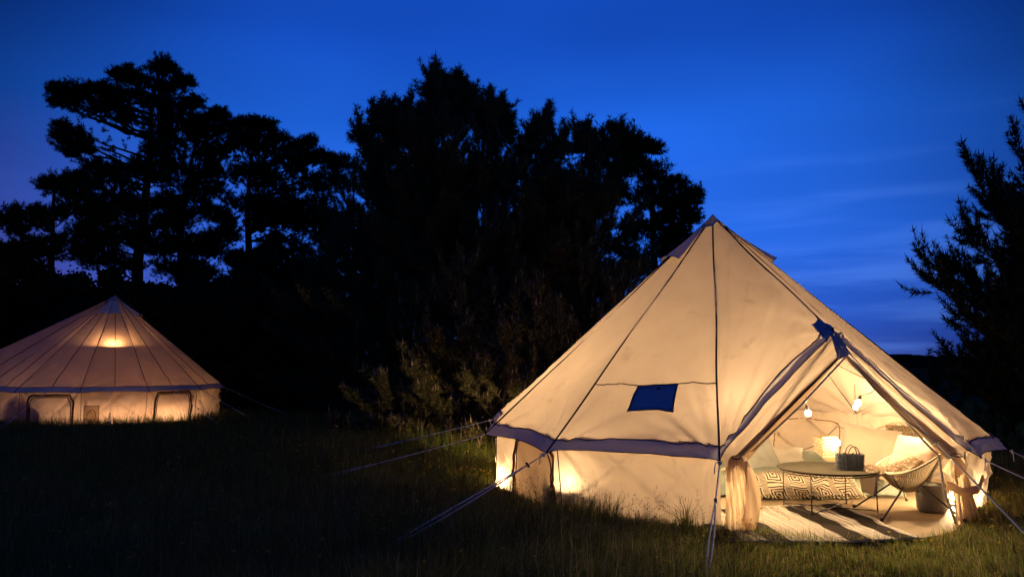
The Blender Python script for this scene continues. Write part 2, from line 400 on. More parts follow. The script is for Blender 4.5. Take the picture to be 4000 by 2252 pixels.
            if patch is not None and k == patch:
                for (u0, u1, v0, v1, m, nm, lf) in ((.375, .70, .765, .857, 'patch', 'flue_patch', .012),):
                    U, Vv = np.meshgrid(np.linspace(u0, u1, 10), np.linspace(v0, v1, 8), indexing='ij')
                    MB().grid(s.roof(a, b, U, Vv, k, lf)).build(nm, M[m], pan)
                    q = [(u0, v0), (u1, v0), (u1, v1), (u0, v1), (u0, v0)]
                    e = np.array([np.array(q[j])*(1-t)+np.array(q[j+1])*t for j in range(4) for t in np.linspace(0, 1, 8)])
                    MB().tube(s.roof(a, b, e[:, 0], e[:, 1], k, .014), .006, 5).build('patch_hem', M['seam'], pan)
                    e = np.array([(u0+.012, v0+.008), (u1-.012, v0+.008), (u1-.012, v1-.008), (u0+.012, v1-.008), (u0+.012, v0+.008)])
                    e = np.array([e[j]*(1-t)+e[j+1]*t for j in range(4) for t in np.linspace(0, 1, 8)])
                    MB().tube(s.roof(a, b, e[:, 0], e[:, 1], k, .0135), .003, 4).build('patch_stitching', M['trim'], pan)
                    t0 = s.roof(a, b, np.array([.54, .56]), np.array([v0+.012, v0+.012]), k, .022); MB().tube(t0, .011, 6).build('toggle', M['black'], pan)
                U = np.linspace(.01, .99, 30)
                MB().tube(s.roof(a, b, U, np.full(30, .762), k, .006), .006, 5).build('cross_seam', M['seam'], pan)
        for q in s.c + [s.D]:
            v = np.linspace(.055, 1, 40)[:, None]
            P = s.A*(1-v) + q*v; P[:, 2] += .006; P[:, 0] += .012*np.sin(v[:, 0]*9+q[0]*3)*np.sin(v[:, 0]*PI); P[:, 2] -= .014*np.sin(v[:, 0]*PI)
            MB().tube(P, .0105, 6).build('seam', M['seam'], r)
        if half_seams:
            for a, b, k in edges:
                v = np.linspace(.06, s.vw, 24)
                MB().tube(s.roof(a, b, np.full(24, .5), v, k, .006), .009, 5).build('seam', M['seam'], r)
        # cap over the pole
        prof = []
        cap = MB(); ring = [q for a, b, k in edges for q in (a, (a+b)/2)]
        V = [s.A+[0, 0, .035]] + [s.A*(1-t)+q*t+np.array([0, 0, .02]) for t in (.02, .045, .066) for q in ring]
        m = len(ring); F = [(0, 1+k, 1+(k+1) % m) for k in range(m)]
        F += [(1+j*m+k, 1+(j+1)*m+k, 1+(j+1)*m+(k+1) % m, 1+j*m+(k+1) % m) for j in range(2) for k in range(m)]
        cap.add(V, F).build('cap', M['cap'], r)
        MB().tube([(0, 0, .02), (0, 0, s.H-.02)], .02, 10).build('centre_pole', M['pole'], r)
        # walls
        for i in range(s.n):
            if i == s.door: continue
            U, W = np.meshgrid(np.linspace(0, 1, 72), np.linspace(0, 1, 44), indexing='ij')
            wb = MB().grid(s.wall(i, U, W))
            if i in rolled:      # opening added out of view so lamplight reaches the pines
                nb = W.shape[1]; wb.f = [f for f in wb.f if not (.15 < (f[0]//nb)/(U.shape[0]-1) < .85 and .10 < (f[0] % nb)/(nb-1) < .84)]
            wp = wb.build('wall_panel', M[s.m], r)
            w = np.linspace(0, 1, 14)
            MB().tube(s.wall(i, 0*w, w, .006), .006, 5).build('wall_seam', M['seam'], wp)
            for (ii, u0, u1, w0) in windows:
                if ii != i: continue
                pu = []; R = .22
                for t in np.linspace(0, 1, 15): pu.append((u0, 1-(1-w0-R)*t) if t < 1 else (u0, w0+R))
                cu = R*.9/2*1.0
                for t in np.linspace(0, PI/2, 9)[1:]: pu.append((u0+cu*(1-math.cos(t)), w0+R-R*math.sin(t)))
                for t in np.linspace(u0+cu, u1-cu, 14)[1:]: pu.append((t, w0))
                for t in np.linspace(0, PI/2, 9)[1:]: pu.append((u1-cu+cu*math.sin(t), w0+R-R*math.cos(t)))
                for t in np.linspace(w0+R, 1, 15)[1:]: pu.append((u1, t))
                pu = np.array(pu); pts = s.wall(i, pu[:, 0], np.minimum(pu[:, 1], .99), .014)
                MB().tube(pts, .017 if glazed else .026, 8).build('window_trim', M['trim'], wp)
                pts2 = s.wall(i, (pu[:, 0]-(u0+u1)/2)*.90+(u0+u1)/2, np.minimum(pu[:, 1]*.98+.05, .99), .012)
                MB().tube(pts2, .008 if glazed else .014, 6).build('window_trim', M['trim'], wp)
                if not glazed or i in rolled: continue
                U, W = np.meshgrid(np.linspace(u0+.02, u1-.02, 18), np.linspace(0, 1, 14), indexing='ij')
                x = np.clip(np.minimum(U-u0, u1-U)/cu, 0, 1); topw = w0+R*(1-np.sqrt(1-(1-x)**2))
                MB().grid(s.wall(i, U, topw+(.985-topw)*W, .008)).build('window_panel', M['window'], wp)
            if emblem and emblem[0] == i:
                _, u0, u1, w0, w1 = emblem
                U, W = np.meshgrid(np.linspace(u0, u1, 6), np.linspace(w0, w1, 6), indexing='ij')
                MB().grid(s.wall(i, U, W, .016)).build('emblem_patch', M['window'], wp)
                rect = [(u0, w0), (u1, w0), (u1, w1), (u0, w1), (u0, w0)]
                q = np.array([np.array(rect[j])*(1-t)+np.array(rect[j+1])*t for j in range(4) for t in np.linspace(0, 1, 8)])
                MB().tube(s.wall(i, q[:, 0], q[:, 1], .02), .009, 5).build('emblem_border', M['trim'], wp)
                t = np.linspace(0, 2*PI, 30); um, wm = (u0+u1)/2, (w0+w1)/2
                MB().tube(s.wall(i, um+.30*(u1-u0)*np.cos(t), wm+.30*(w1-w0)*np.sin(t), .022), .008, 5).build('emblem_ring', M['trim'], wp)
                t = np.linspace(-2.2, .9, 12)
                MB().tube(s.wall(i, um+.17*(u1-u0)*np.cos(t)-.02, wm+.2*(w1-w0)*np.sin(t), .022), .006, 5).build('emblem_mark', M['trim'], wp)
        # groundsheet
        feet = [s.foot(i) for i in range(s.n)]
        if sheet:
            pts = []
            for i in range(s.n):
                f0, f1 = feet[i], feet[(i+1) % s.n]
                for t in np.linspace(0, 1, 10, endpoint=False):
                    p = f0*(1-t)+f1*t
                    if i == s.door: p = p*(1+.27*math.sin(PI*t))
                    pts.append(p)
            pts = np.array(pts); k = np.linspace(0, 1, 34)
            P = np.array([pts*q for q in k]); P = np.concatenate([P, P[:, :1]], 1)
            P[..., 2] = .038+.020*fbm(P[..., 0]*2.2, P[..., 1]*2.2, s.seed+90)+.020*ridge(P[..., 0]*1.3+P[..., 1]*.8, P[..., 1]*.9, s.seed+91, 5)*(k[:, None] < .97)
            MB().grid(P).build('groundsheet', M['sheet'], r)
            f = len(pts); e = P[-1]
            skirt = np.array([e, e*1.004-[0, 0, .035], e*1.006-[0, 0, .10]])
            MB().grid(skirt).build('groundsheet_rim', M['mud'], r)
            MB().tube(e, .010, 6, cap=False).build('groundsheet_hem', M['sheet'], r)

# near tent: twelve-cornered bell tent
near = empty('bell_tent', (2.776, 10.311, 0), 0, 'large cream canvas bell tent with open lamplit doorway and blue flue patch', 'tent', 'canvas bell tents')
NC = [(-137.7, 3.260, .665), (-105.0, 3.257, .701), (-54.4, 3.263, .663), (-29.9, 3.277, .631), (1.3, 3.27, .69), (32.5, 3.27, .69), (63.6, 3.27, .69),
      (94.8, 3.27, .69), (126., 3.28, .70), (157.1, 3.328, .763), (-171.0, 3.157, .703)]
NT = Tent(near, 3.627, 3.04, NC, 1, (-81.8, 2.846, 1.903), .966, 5)
NT.build(vents=(10, 3, 5, 7), patch=0, windows=((10, .30, .93, .10), (5, .15, .8, .15), (3, .2, .8, .15), (7, .15, .85, .10), (8, .15, .85, .10)), rolled=(7, 8))  # back openings and their trims are added to let light out
NO = np.array([2.776, 10.311, 0])
def loft(a0, a1, b0, b1, nu, nv, fold=0, nf=3, seed=0, sag=0, nrm=(0, -1, 0)):
    """cloth between line a0-a1 and line b0-b1, gathered in folds that run along the lines"""
    a0, a1, b0, b1 = [np.array(q, float) for q in (a0, a1, b0, b1)]
    U, Vv = np.meshgrid(np.linspace(0, 1, nu), np.linspace(0, 1, nv), indexing='ij')
    u, v = U[..., None], Vv[..., None]
    P = (a0*(1-v)+a1*v)*(1-u) + (b0*(1-v)+b1*v)*u
    d = fold*np.sin(2*PI*nf*U + 2.2*fbm(U*2, Vv*3, seed))*(.35+.65*Vv) + fold*1.4*fbm(U*5, Vv*2.5, seed+4) + sag*4*Vv*(1-Vv)
    return P + d[..., None]*np.array(nrm, float)
def near_door():
    r = near; O = NO
    D = np.array([3.181, 7.494, 1.903])
    # poles of the door frame
    for path in (((2.24, 7.42, .74), (2.13, 7.40, .40), (2.08, 7.38, .03)), ((4.05, 7.66, .90), (4.24, 7.63, .68), (4.25, 7.60, .36), (4.34, 7.57, .03))):
        MB().tube([D-O-[0, -.06, .06]]+[np.array(q)-O for q in path], .0125, 8).build('door_pole', M['pole'], r)
    MB().tube([D-O-[0, -.03, .04], D-O+[0, 0, .055]], .011, 8).build('pole_spike', M['black'], r)
    # cloth strips under the edge of the roof, beside the opening
    def hem(a, b, k, v0, v1, inner0, inner1, fold, nf, seed):
        v = np.linspace(v0, v1, 44); top = NT.roof(a, b, v, np.full(44, .982), k, -.008)
        t = np.abs(v-v0)/abs(v1-v0); inn = (np.array(inner0)-O)*(1-t[:, None])+(np.array(inner1)-O)*t[:, None]
        U = np.linspace(0, 1, 26)[:, None, None]; P = top[None]*(1-U)+inn[None]*U
        u = U[..., 0]; d = fold*np.sin(2*PI*nf*u+2*fbm(u*2, t[None]*3, seed))*(.3+.7*t[None])+fold*1.2*fbm(u*5, t[None]*2.5, seed+4)
        d = d*np.clip(u*8, 0, 1); P[..., 1] -= d
        MB().grid(P).build('door_hem', M['canvas'], r)
    hem(NT.c[1], NT.D, 52, 1, .02, (3.235, 7.53, 1.66), (2.03, 7.30, .58), .014, 1, 3)
    hem(NT.D, NT.c[2], 53, 0, .98, (3.275, 7.53, 1.66), (4.33, 7.62, .66), .030, 2, 9)
    MB().tube(loft((3.235, 7.52, 1.66), (2.03, 7.29, .60), (3.235, 7.52, 1.66), (2.03, 7.29, .60), 2, 20, 0)[0]-O, .012, 6).build('door_zip', M['trim'], r)
    # rolled edges of the open door cloth
    def roll(path, rad, seed, name='door_roll'):
        P = np.array(path, float); k = np.linspace(0, 1, 40)
        t = np.linspace(0, 1, len(P)); Q = np.stack([np.interp(k, t, P[:, c]) for c in range(3)], 1); R = np.interp(k, t, rad)
        m = MB().tube(Q-O, R, 16); V = np.array(m.v); c = np.repeat(Q-O, 16, 0)
        ang = np.tile(np.arange(16)*2*PI/16, 40)
        sc = 1+.30*np.sin(ang*3+seed+np.repeat(k, 16)*2)+.5*fbm(np.repeat(k, 16)*5, ang, seed)
        m.v = [tuple(q) for q in c+(V-c)*sc[:, None]]
        return m.build(name, M['window'], r)
    roll([(3.265, 7.56, 1.68), (2.67, 7.45, 1.14), (2.10, 7.345, .64)], [.014, .036, .06], 1)
    roll([(3.33, 7.575, 1.67), (3.86, 7.60, 1.13), (4.36, 7.62, .70)], [.016, .036, .06], 4)
    MB().tube(np.array([(3.31, 7.53, 1.67), (2.79, 7.43, 1.18), (2.30, 7.36, .77)])-O, .009, 6).build('door_zip', M['white'], r)
    MB().tube(np.array([(3.34, 7.54, 1.66), (3.58, 7.55, 1.36), (3.92, 7.57, 1.02), (4.34, 7.59, .74)])-O, .009, 6).build('door_zip', M['white'], r)
    # peak patch wrapped over the top of the frame
    U, Vv = np.meshgrid(np.linspace(.93, 1, 6), np.linspace(.915, 1.006, 6), indexing='ij')
    MB().grid(NT.roof(NT.c[1], NT.D, U, Vv, 52, .016)).build('peak_patch', M['patch'], r)
    U, Vv = np.meshgrid(np.linspace(0, .07, 6), np.linspace(.915, 1.006, 6), indexing='ij')
    MB().grid(NT.roof(NT.D, NT.c[2], U, Vv, 53, .016)).build('peak_patch', M['patch'], r)
    MB().grid(loft((3.14, 7.465, 1.885), (3.20, 7.455, 1.64), (3.22, 7.465, 1.885), (3.34, 7.47, 1.70), 6, 8, .006, 1, 2)-O).build('peak_patch', M['patch'], r)
    # gathered curtains, tied back at both sides
    def curtain(top, bot, r0, seed, nf, squash):
        k = np.linspace(0, 1, 34); th = np.linspace(0, 2*PI, 72)
        th = np.linspace(PI*.93, PI*2.07, 60); K, T = np.meshgrid(k, th, indexing='ij')
        R = np.interp(K, [0, .06, .3, .75, 1], r0)
        R = R*(1+.20*np.sin(nf*T+2.2*np.sin(K*3+seed))+.55*fbm(T*2.5, K*2.2, seed))
        c = np.array(top)*(1-K[..., None])+np.array(bot)*K[..., None]
        a = squash
        x = R*np.cos(T)*1.25; y = R*np.sin(T)*.75
        P = c + np.stack([x*math.cos(a)-y*math.sin(a), x*math.sin(a)+y*math.cos(a), 0*x], -1)
        return MB().grid(P-O).build('door_curtain', M['curtain'], r)
    curtain((2.12, 7.29, .74), (2.13, 7.24, .02), [.03, .055, .080, .085, .105], 2, 11, .15)
    # the curled flap of the left curtain
    k = np.linspace(0, 1, 26); w = np.linspace(0, 1, 14); K, Wd = np.meshgrid(k, w, indexing='ij')
    P = np.stack([2.16+.16*np.sin(K*PI*.8)*Wd+.03*np.sin(Wd*7+K*4), 7.22-.07*np.sin(Wd*PI*1.2)+.03*np.sin(K*6), .75-.62*K-.05*np.sin(Wd*PI)], -1)
    MB().grid(P-O).build('door_curtain', M['curtain'], r)
    MB().grid(loft((4.30, 7.55, .70), (4.28, 7.50, .02), (4.52, 7.70, .66), (4.80, 7.92, .02), 60, 40, .045, 6, 21)-O).build('door_curtain', M['curtain'], r)
    # pouched fold of the right curtain: a turned-up band and the loose cloth above it
    K, Vv = np.meshgrid(np.linspace(0, 1, 34), np.linspace(0, 1, 8), indexing='ij')
    bl = np.sin(K*PI)
    P = np.stack([4.19+.55*K, 7.47+.30*K-.10*bl-.03*np.sin(Vv*PI), .475-.075*bl+.01*K-.075*Vv+.010*np.sin(K*15)], -1)
    mods(MB().grid(P-O).build('curtain_fold', M['curtain'], r), solid=.010)
    K, Vv = np.meshgrid(np.linspace(0, 1, 34), np.linspace(0, 1, 20), indexing='ij')
    P = np.stack([4.36+(-.19+.34*K)*Vv**.8, 7.55+(-.10+.20*K)*Vv+.03*np.sin(K*11+1)*Vv, .72-(.15+.10*np.sin(K*PI))*Vv+.015*np.sin(K*9)*Vv], -1)
    MB().grid(P-O).build('curtain_fold', M['curtain'], r)
    for p, q in (((4.36, 7.54, .71), .05), ((2.12, 7.28, .72), .045)):
        t = np.linspace(0, 2*PI, 16, endpoint=False)
        MB().tube([(p[0]+q*math.cos(a), p[1]+q*.8*math.sin(a), p[2]+.012*math.sin(a)) for a in t]-O, .006, 5, closed=True).build('curtain_tie', M['seam'], r)
        MB().tube(np.array([(p[0]+.02, p[1]-.04, p[2]), (p[0]+.05, p[1]-.05, p[2]+.03), (p[0]+.06, p[1]-.05, p[2]-.08)])-O, .005, 5).build('curtain_tie', M['white'], r)
near_door()

# the second tent, farther off to the left
far = empty('bell_tent', (-11.9, 22.6, 0), math.radians(28), 'distant closed bell tent under dark pines with a hanging lamp glowing through its roof', 'tent', 'canvas bell tents')
FC = [(a, 3.28, .86) for a in (-102.5, -74, -46, -18, 12, 44, 76, 108, 132, 152, 200, 228)]
FT = Tent(far, 3.62, 3.08, FC, 9, (176, 2.846, 2.0), .960, 60); FT.m = 'rosy'; FT.wr = .45
FT.build(half_seams=True, glazed=False, vents=(11, 0, 2, 5), windows=((11, .13, .88, .20), (1, .16, .90, .17)), emblem=(0, .05, .27, .46, .95))
def far_door():
    D = FT.D
    for i, q in ((9, FT.foot(9)), (10, FT.foot(10))):
        t = FT.c[i]*.96; t[2] = FT.c[i][2]
        MB().grid(loft(D*.985-[0, 0, .02], t, (D[0]*.97, D[1], -.05), q, 16, 20, .015, 3, i)).build('door_panel', M['canvas'], far)
        MB().tube([D-[0, 0, .03], q+[0, 0, .05]], .0125, 6).build('door_pole', M['pole'], far)
far_door()

# ------------------------------------------------------------------ guy ropes
def guy(tip, peg, at, label, slack=.02, rad=.0068):
    tip = np.array(tip, float); peg = np.array([peg[0], peg[1], float(ground_z(peg[0], peg[1]))+.03])
    g = empty('guy_rope', peg, 0, label, 'guy rope', 'guy ropes of the bell tents')
    d = unit(peg-tip); side = unit(np.cross(d, [0, 0, 1.]))
    def pt(t): return tip*(1-t)+peg*t - np.array([0, 0, slack*4*t*(1-t)])
    m = MB().tube([pt(t)-peg for t in np.linspace(0, at, 10)], rad, 6)
    for sgn in (-1, 1):
        m.tube([pt(t)-peg+side*sgn*.016*math.sin(PI*(t-at)/(1-at))+[0, 0, sgn*.012*math.sin(PI*(t-at)/(1-at))] for t in np.linspace(at, 1, 12)], rad, 6)
    # knot at the eyelet with a short loose tail
    t = np.linspace(0, 2*PI, 10, endpoint=False); k = pt(.02)-peg
    m.tube([k+side*.014*math.cos(a)+np.array([0, 0, .014*math.sin(a)]) for a in t], rad*1.2, 5, closed=True)
    m.tube([k, k+side*.03+[0, 0, .012], k+side*.045-[0, 0, .03], k+side*.05-[0, 0, .10]], rad*.8, 5)
    m.build('rope', M['rope'], g)
    c = pt(at)-peg; u = np.cross(side, d)
    s = MB(); V = []
    for a in (-.034, .034):
        for b in (-.013, .013):
            for e in (-.005, .005): V.append(c+d*a*.5+u*a*.9+side*b+d*e)
    s.add(V, [(0,1,3,2),(4,6,7,5),(0,4,5,1),(2,3,7,6),(0,2,6,4),(1,5,7,3)]).build('slider', M['black'], g, smooth=False)
    h = unit(np.array([-d[0], -d[1], .0])); MB().tube([(h*-.07+[0, 0, .10]), (h*.08+[0, 0, -.18])], .006, 6).build('peg', M['pole'], g)
    return g
guy((-.29, 11.604, .763), (-3.15, 12.98), .50, 'uppermost of the three white guy ropes left of the open tent')
guy((-.342, 9.819, .703), (-3.05, 9.688), .50, 'white guy rope from the left eave corner into dark grass, middle of the left ropes')
guy((.365, 8.118, .665), (-1.35, 5.80), .12, 'long double guy rope crossing the small arched window of the open tent')
guy((1.935, 7.164, .701), (1.36, 5.50), .36, 'steep guy rope with black slider in front of the left door curtain')
guy((3.22, 7.45, 1.80), (3.90, 5.30), .48, 'dark guy rope from the doorway peak crossing in front of the string chair', .0, .0055)
guy((4.677, 7.658, .663), (5.79, 6.77), .7, 'white guy rope from the eave corner right of the doorway')
guy((5.615, 8.675, .631), (6.85, 8.2), .7, 'white guy rope from the rightmost purple eave corner of the open tent')
for a, lab in ((-90, 'thin guy rope in front of the middle of the distant tent'), (-60, 'thin guy rope right of the middle of the distant tent wall'), (-46, 'thin guy rope by the right window of the distant tent'),
               (-18, 'pale guy rope at the right end of the distant tent'), (12, 'pale guy rope behind the right end of the distant tent'), (-118, 'thin guy rope crossing the left window of the distant tent')):
    q = math.radians(a+28); R0 = 3.26
    zt = .88
    if a in (-90, -60, -118): R0 = 3.12
    guy((-11.9+R0*math.cos(q), 22.6+R0*math.sin(q), zt), (-11.9+(R0+1.9)*math.cos(q), 22.6+(R0+1.9)*math.sin(q)), .55, lab, .02, .006)

# ------------------------------------------------------------------ furniture of the open tent
FL = .055
def pillow(name, w, h, t, m, loc, rot, label, cat, group=None, seed=0, n=26, lumps=.02):
    x = np.linspace(-1, 1, n); X, Y = np.meshgrid(x, x, indexing='ij')
    ex = 1-.10*(1-Y**2)*0-.07*(1-np.abs(Y))**1.2; ey = 1-.07*(1-np.abs(X))**1.2
    T = np.clip((1-np.abs(X)**2.6)*(1-np.abs(Y)**2.6), 0, 1)**.55*t/2
    T = T*(1+.5*fbm(X*2, Y*2, seed)) + lumps*fbm(X*4, Y*4, seed+2)*np.clip((1-np.abs(X))*(1-np.abs(Y))*8, 0, 1)
    P = np.stack([X*w/2*ex, Y*h/2*ey, T], -1); Q = P.copy(); Q[..., 2] = -T*.9
    o = MB().grid(P).grid(Q, True).build(name, m); o.location = loc; o.rotation_euler = rot
    tag(o, label, cat, group); mods(o, sub=1)
    q = [(-w/2*.97+w*.97*i/24, -h/2*.985*1, 0) for i in range(25)]
    pr = []
    for i in list(range(n)): pr.append(P[i, 0])
    for i in range(1, n): pr.append(P[n-1, i])
    for i in range(n-2, -1, -1): pr.append(P[i, n-1])
    for i in range(n-2, 0, -1): pr.append(P[0, i])
    MB().tube(pr, .0035, 5, closed=True).build('piping', m, o)
    return o
def furry(parent, P, Nn, length, width, m, seed, name='fur'):
    r = np.random.default_rng(seed); n = len(P)
    d = unit(Nn + r.normal(0, .45, (n, 3)) + np.array([0, 0, -.35])); L = length*r.uniform(.6, 1.2, (n, 1))
    s = unit(np.cross(d, r.normal(0, 1, (n, 3))))*width
    mid = P+d*L*.55; tip = P+d*L+np.array([0, 0, -.3])*L*.6
    V = np.stack([P-s, P+s, mid+s*.7, mid-s*.7, tip], 1).reshape(-1, 3)
    b = np.arange(n)[:, None]*5
    F = np.concatenate([b+[0, 1, 2], b+[0, 2, 3], b+[3, 2, 4]])
    o = link(name, bigmesh(name, V, F, m), parent); o['kind'] = 'stuff'; return o

# rug
def build_rug():
    r = empty('rug', (2.75, 7.6, FL), 0, 'cream woven rug with dark charcoal stripes at the tent doorway', 'rug')
    def q(u, v):
        """u across the stripes, v from the back edge to the rounded front edge"""
        u = np.asarray(u, float); v = np.asarray(v, float)
        yb = 8.08+.42*u; yf = 6.83-.11*np.sin(PI*np.clip(u*.92+.06, 0, 1))+.05*u
        x = 1.86+1.74*u + .02*np.sin(v*9+u*20)*0
        y = yb*(1-v)+yf*v; x = x+.10*(v-.5)*(1-u) + .012*np.sin(v*11+u*3)
        return x, y
    def strip(u0, u1, z, nu, nv, wob, seed, lift):
        U, Vv = np.meshgrid(np.linspace(u0, u1, nu), np.linspace(0, 1, nv), indexing='ij')
        w = wob*np.sin(Vv*23+seed)+wob*2*fbm(Vv*7, seed+0*Vv, int(seed))
        X, Y = q(U+w*np.ones_like(U), Vv)
        Z = z+.010*fbm(X*3, Y*3, 77)+lift*np.sin(PI*(U-u0)/(u1-u0))
        return np.stack([X-2.75, Y-7.6, Z-0], -1)
    base = MB().grid(strip(0, 1, .010, 60, 50, 0, 1, 0)); b = base.build('rug_base', M['rug'], r); mods(b, solid=.012)
    for u0, u1 in ((-.005, .075), (.205, .315), (.615, .735), (.865, .965)):
        MB().grid(strip(u0, u1, .0195, 8, 50, .006, u0*30+2, .004)).build('dark_stripe', M['rugdark'], r)
    for u0 in (.11, .165, .345, .385, .43, .50, .56, .585, .765, .80, .835, .985):
        MB().grid(strip(u0-.006, u0+.006, .0185, 5, 60, .004, u0*40, .012)).build('raised_ridge', M['rugline'], r)
    f = MB(); rg = random.Random(4)
    for k in range(110):
        u = k/109; x, y = q(u, 0.0)
        f.tube([(x-2.75, y-7.6, .02), (x-2.75+rg.uniform(-.01, .01), y-7.57, .025), (x-2.75+rg.uniform(-.02, .02), y-7.6+.06, .012)], .005, 4)
    o = f.build('fringe', M['rugline'], r); o['kind'] = 'stuff'
build_rug()

# tray table
def build_table():
    t = empty('tray_table', (3.35, 8.19, FL), 0, 'round dark metal tray table on thin legs beside the bed', 'table')
    H = .43
    MB().lathe([(0, H-.006), (.44, H-.006), (.485, H+.006), (.505, H+.018), (.508, H+.014), (.49, H+.000), (.445, H-.013), (0, H-.013)], 64).build('tray', M['tray'], t)
    tops = []
    for a in (228, 142, -20, 45):
        q = math.radians(a); p = (.47*math.cos(q), .47*math.sin(q)); tops.append(p)
        MB().tube([(p[0], p[1], .01), (p[0]*.99, p[1]*.99, H-.005)], .0065, 8).build('leg', M['steel'], t)
    for i in range(4):
        a, b = tops[i], tops[(i+1) % 4]
        if i != 2: MB().tube([(*a, .03), (*b, .03)], .005, 6).build('rail', M['steel'], t)
    MB().tube([(.47*math.cos(x), .47*math.sin(x), H-.022) for x in np.linspace(0, 2*PI, 40, endpoint=False)], .006, 6, closed=True).build('ring', M['steel'], t)
build_table()

def build_basket():
    b = empty('basket', (3.60, 8.20, FL+.426), math.radians(-12), 'small grey see-through basket with looped handles on the tray table', 'basket')
    def ring(z, k, n=96):
        t = np.linspace(0, 2*PI, n, endpoint=False); e = 4
        x = np.sign(np.cos(t))*np.abs(np.cos(t))**(2/e)*.135*k; y = np.sign(np.sin(t))*np.abs(np.sin(t))**(2/e)*.085*k
        rib = 1+.035*np.sign(np.sin(t*24))
        return np.stack([x*rib, y*rib, np.full(n, z)], -1)
    P = np.array([ring(0, .02), ring(0, .86), ring(.01, .90), ring(.06, .95), ring(.12, .99), ring(.165, 1.02)])
    P[-1, :, 2] += .006*np.sign(np.sin(np.arange(96)*2*PI/96*24))
    P = np.concatenate([P, P[:, :1]], 1); o = MB().grid(P).build('body', M['basket'], b, smooth=False); mods(o, solid=.004)
    for y in (-.07, .07):
        MB().tube([(.03+.055*math.cos(a), y, .155+.095*math.sin(a)) for a in np.linspace(0, PI, 16)], .0065, 8).build('handle', M['steel'], b)
    m = MB()
    for z, k in ((.05, .96), (.10, .995)): m.tube(ring(z, k, 48), .004, 5, closed=True)
    m.build('band', M['basket'], b)
build_basket()

# bed
def build_bed():
    b = empty('mattress', (3.42, 10.02, FL), 0, 'low mattress lying on the groundsheet at the back of the tent', 'mattress')
    o = MB().box((-1.05, -.85, 0), (1.05, .85, .15)).build('mattress_body', M['white'], b, smooth=False); mods(o, bevel=.04)
    # duvet draped over the front edge
    U, Vv = np.meshgrid(np.linspace(0, 1, 120), np.linspace(0, 1, 80), indexing='ij')
    x = 2.30+2.30*U; s = Vv*2.10
    y = np.where(s < 1.72, 10.82-s, 9.10-.10*np.clip((s-1.72)/.2, 0, 1)); z = np.where(s < 1.66, .185, .185-np.clip(s-1.66, 0, .2)*.85)
    z = np.maximum(z, .03)+.050*fbm(x*1.5, s*1.4, 31)+.035*ridge(x*1.7+s*.8, s*1.3, 33, 5)+.02*ridge(x*1.2-s*2.6, s*1.1, 35, 6)+.012*fbm(x*8, s*9, 36)
    edge = np.clip(np.minimum(U, 1-U)*12, 0, 1); z = z*(.25+.75*edge)
    y = y-.05*fbm(x*3, s*2, 38)
    d = MB().grid(np.stack([x, y, z+FL], -1)).build('duvet', M['duvet']); tag(d, 'rumpled sage green duvet spread over the mattress', 'duvet')
    # throw
    n, m = 70, 50; U, Vv = np.meshgrid(np.linspace(0, 1, n), np.linspace(0, 1, m), indexing='ij')
    x = 2.70+1.28*U+.10*(Vv-.5)-.10*Vv*(1-U); s = Vv*.95
    y = np.where(s < .50, 9.54-s, 9.04-.15*np.clip((s-.50)/.3, 0, 1))-.04*np.sin(U*4)+.14*U*(1-Vv)
    z = np.where(s < .47, .225, .225-np.clip(s-.47, 0, .35)*.58)+.09*fbm(x*2, s*2.2, 41)+.06*ridge(x*1.6+s, s*1.1, 43, 4)+.04*fbm(x*6, s*6, 44)
    z = np.maximum(z, .015)
    P = np.stack([x, y-.02, z+FL+.012], -1)
    t = MB().grid(P).build('throw_blanket', M['throw'], uv=guv(n, m)); tag(t, 'black and cream patterned throw blanket hanging over the bed edge', 'blanket'); mods(t, solid=.008)
    f = MB(); rg = random.Random(2)
    for side in (0, n-1):
        for j in range(0, m, 2):
            p = P[side, j]; dx = -.06 if side == 0 else .06
            f.tube([p, p+[dx*.5, rg.uniform(-.02, .02), .0], p+[dx, rg.uniform(-.02, .02), -.03]], .006, 4)
    for i in range(0, n, 2):
        p = P[i, -1]; f.tube([p, p+[rg.uniform(-.01, .01), -.03, -.01], p+[rg.uniform(-.02, .02), -.07, -.02]], .006, 4)
    o = f.build('tassels', M['cord'], t); o['kind'] = 'stuff'
build_bed()
pillow('cushion', .52, .50, .17, M['grey'], (3.27, 10.16, FL+.36), (math.radians(55), 0, math.radians(18)), 'square grey linen cushion propped on the left end of the bed', 'cushion', seed=3)
pillow('pillow', .62, .42, .16, M['white'], (3.74, 10.62, FL+.28), (math.radians(28), 0, math.radians(-6)), 'white pillow lying behind the grey cushion', 'pillow', seed=5)
pillow('pillow', .50, .38, .14, M['duvet'], (4.05, 10.60, FL+.25), (math.radians(20), 0, math.radians(10)), 'sage green pillow at the back of the bed near the lantern', 'pillow', seed=8)

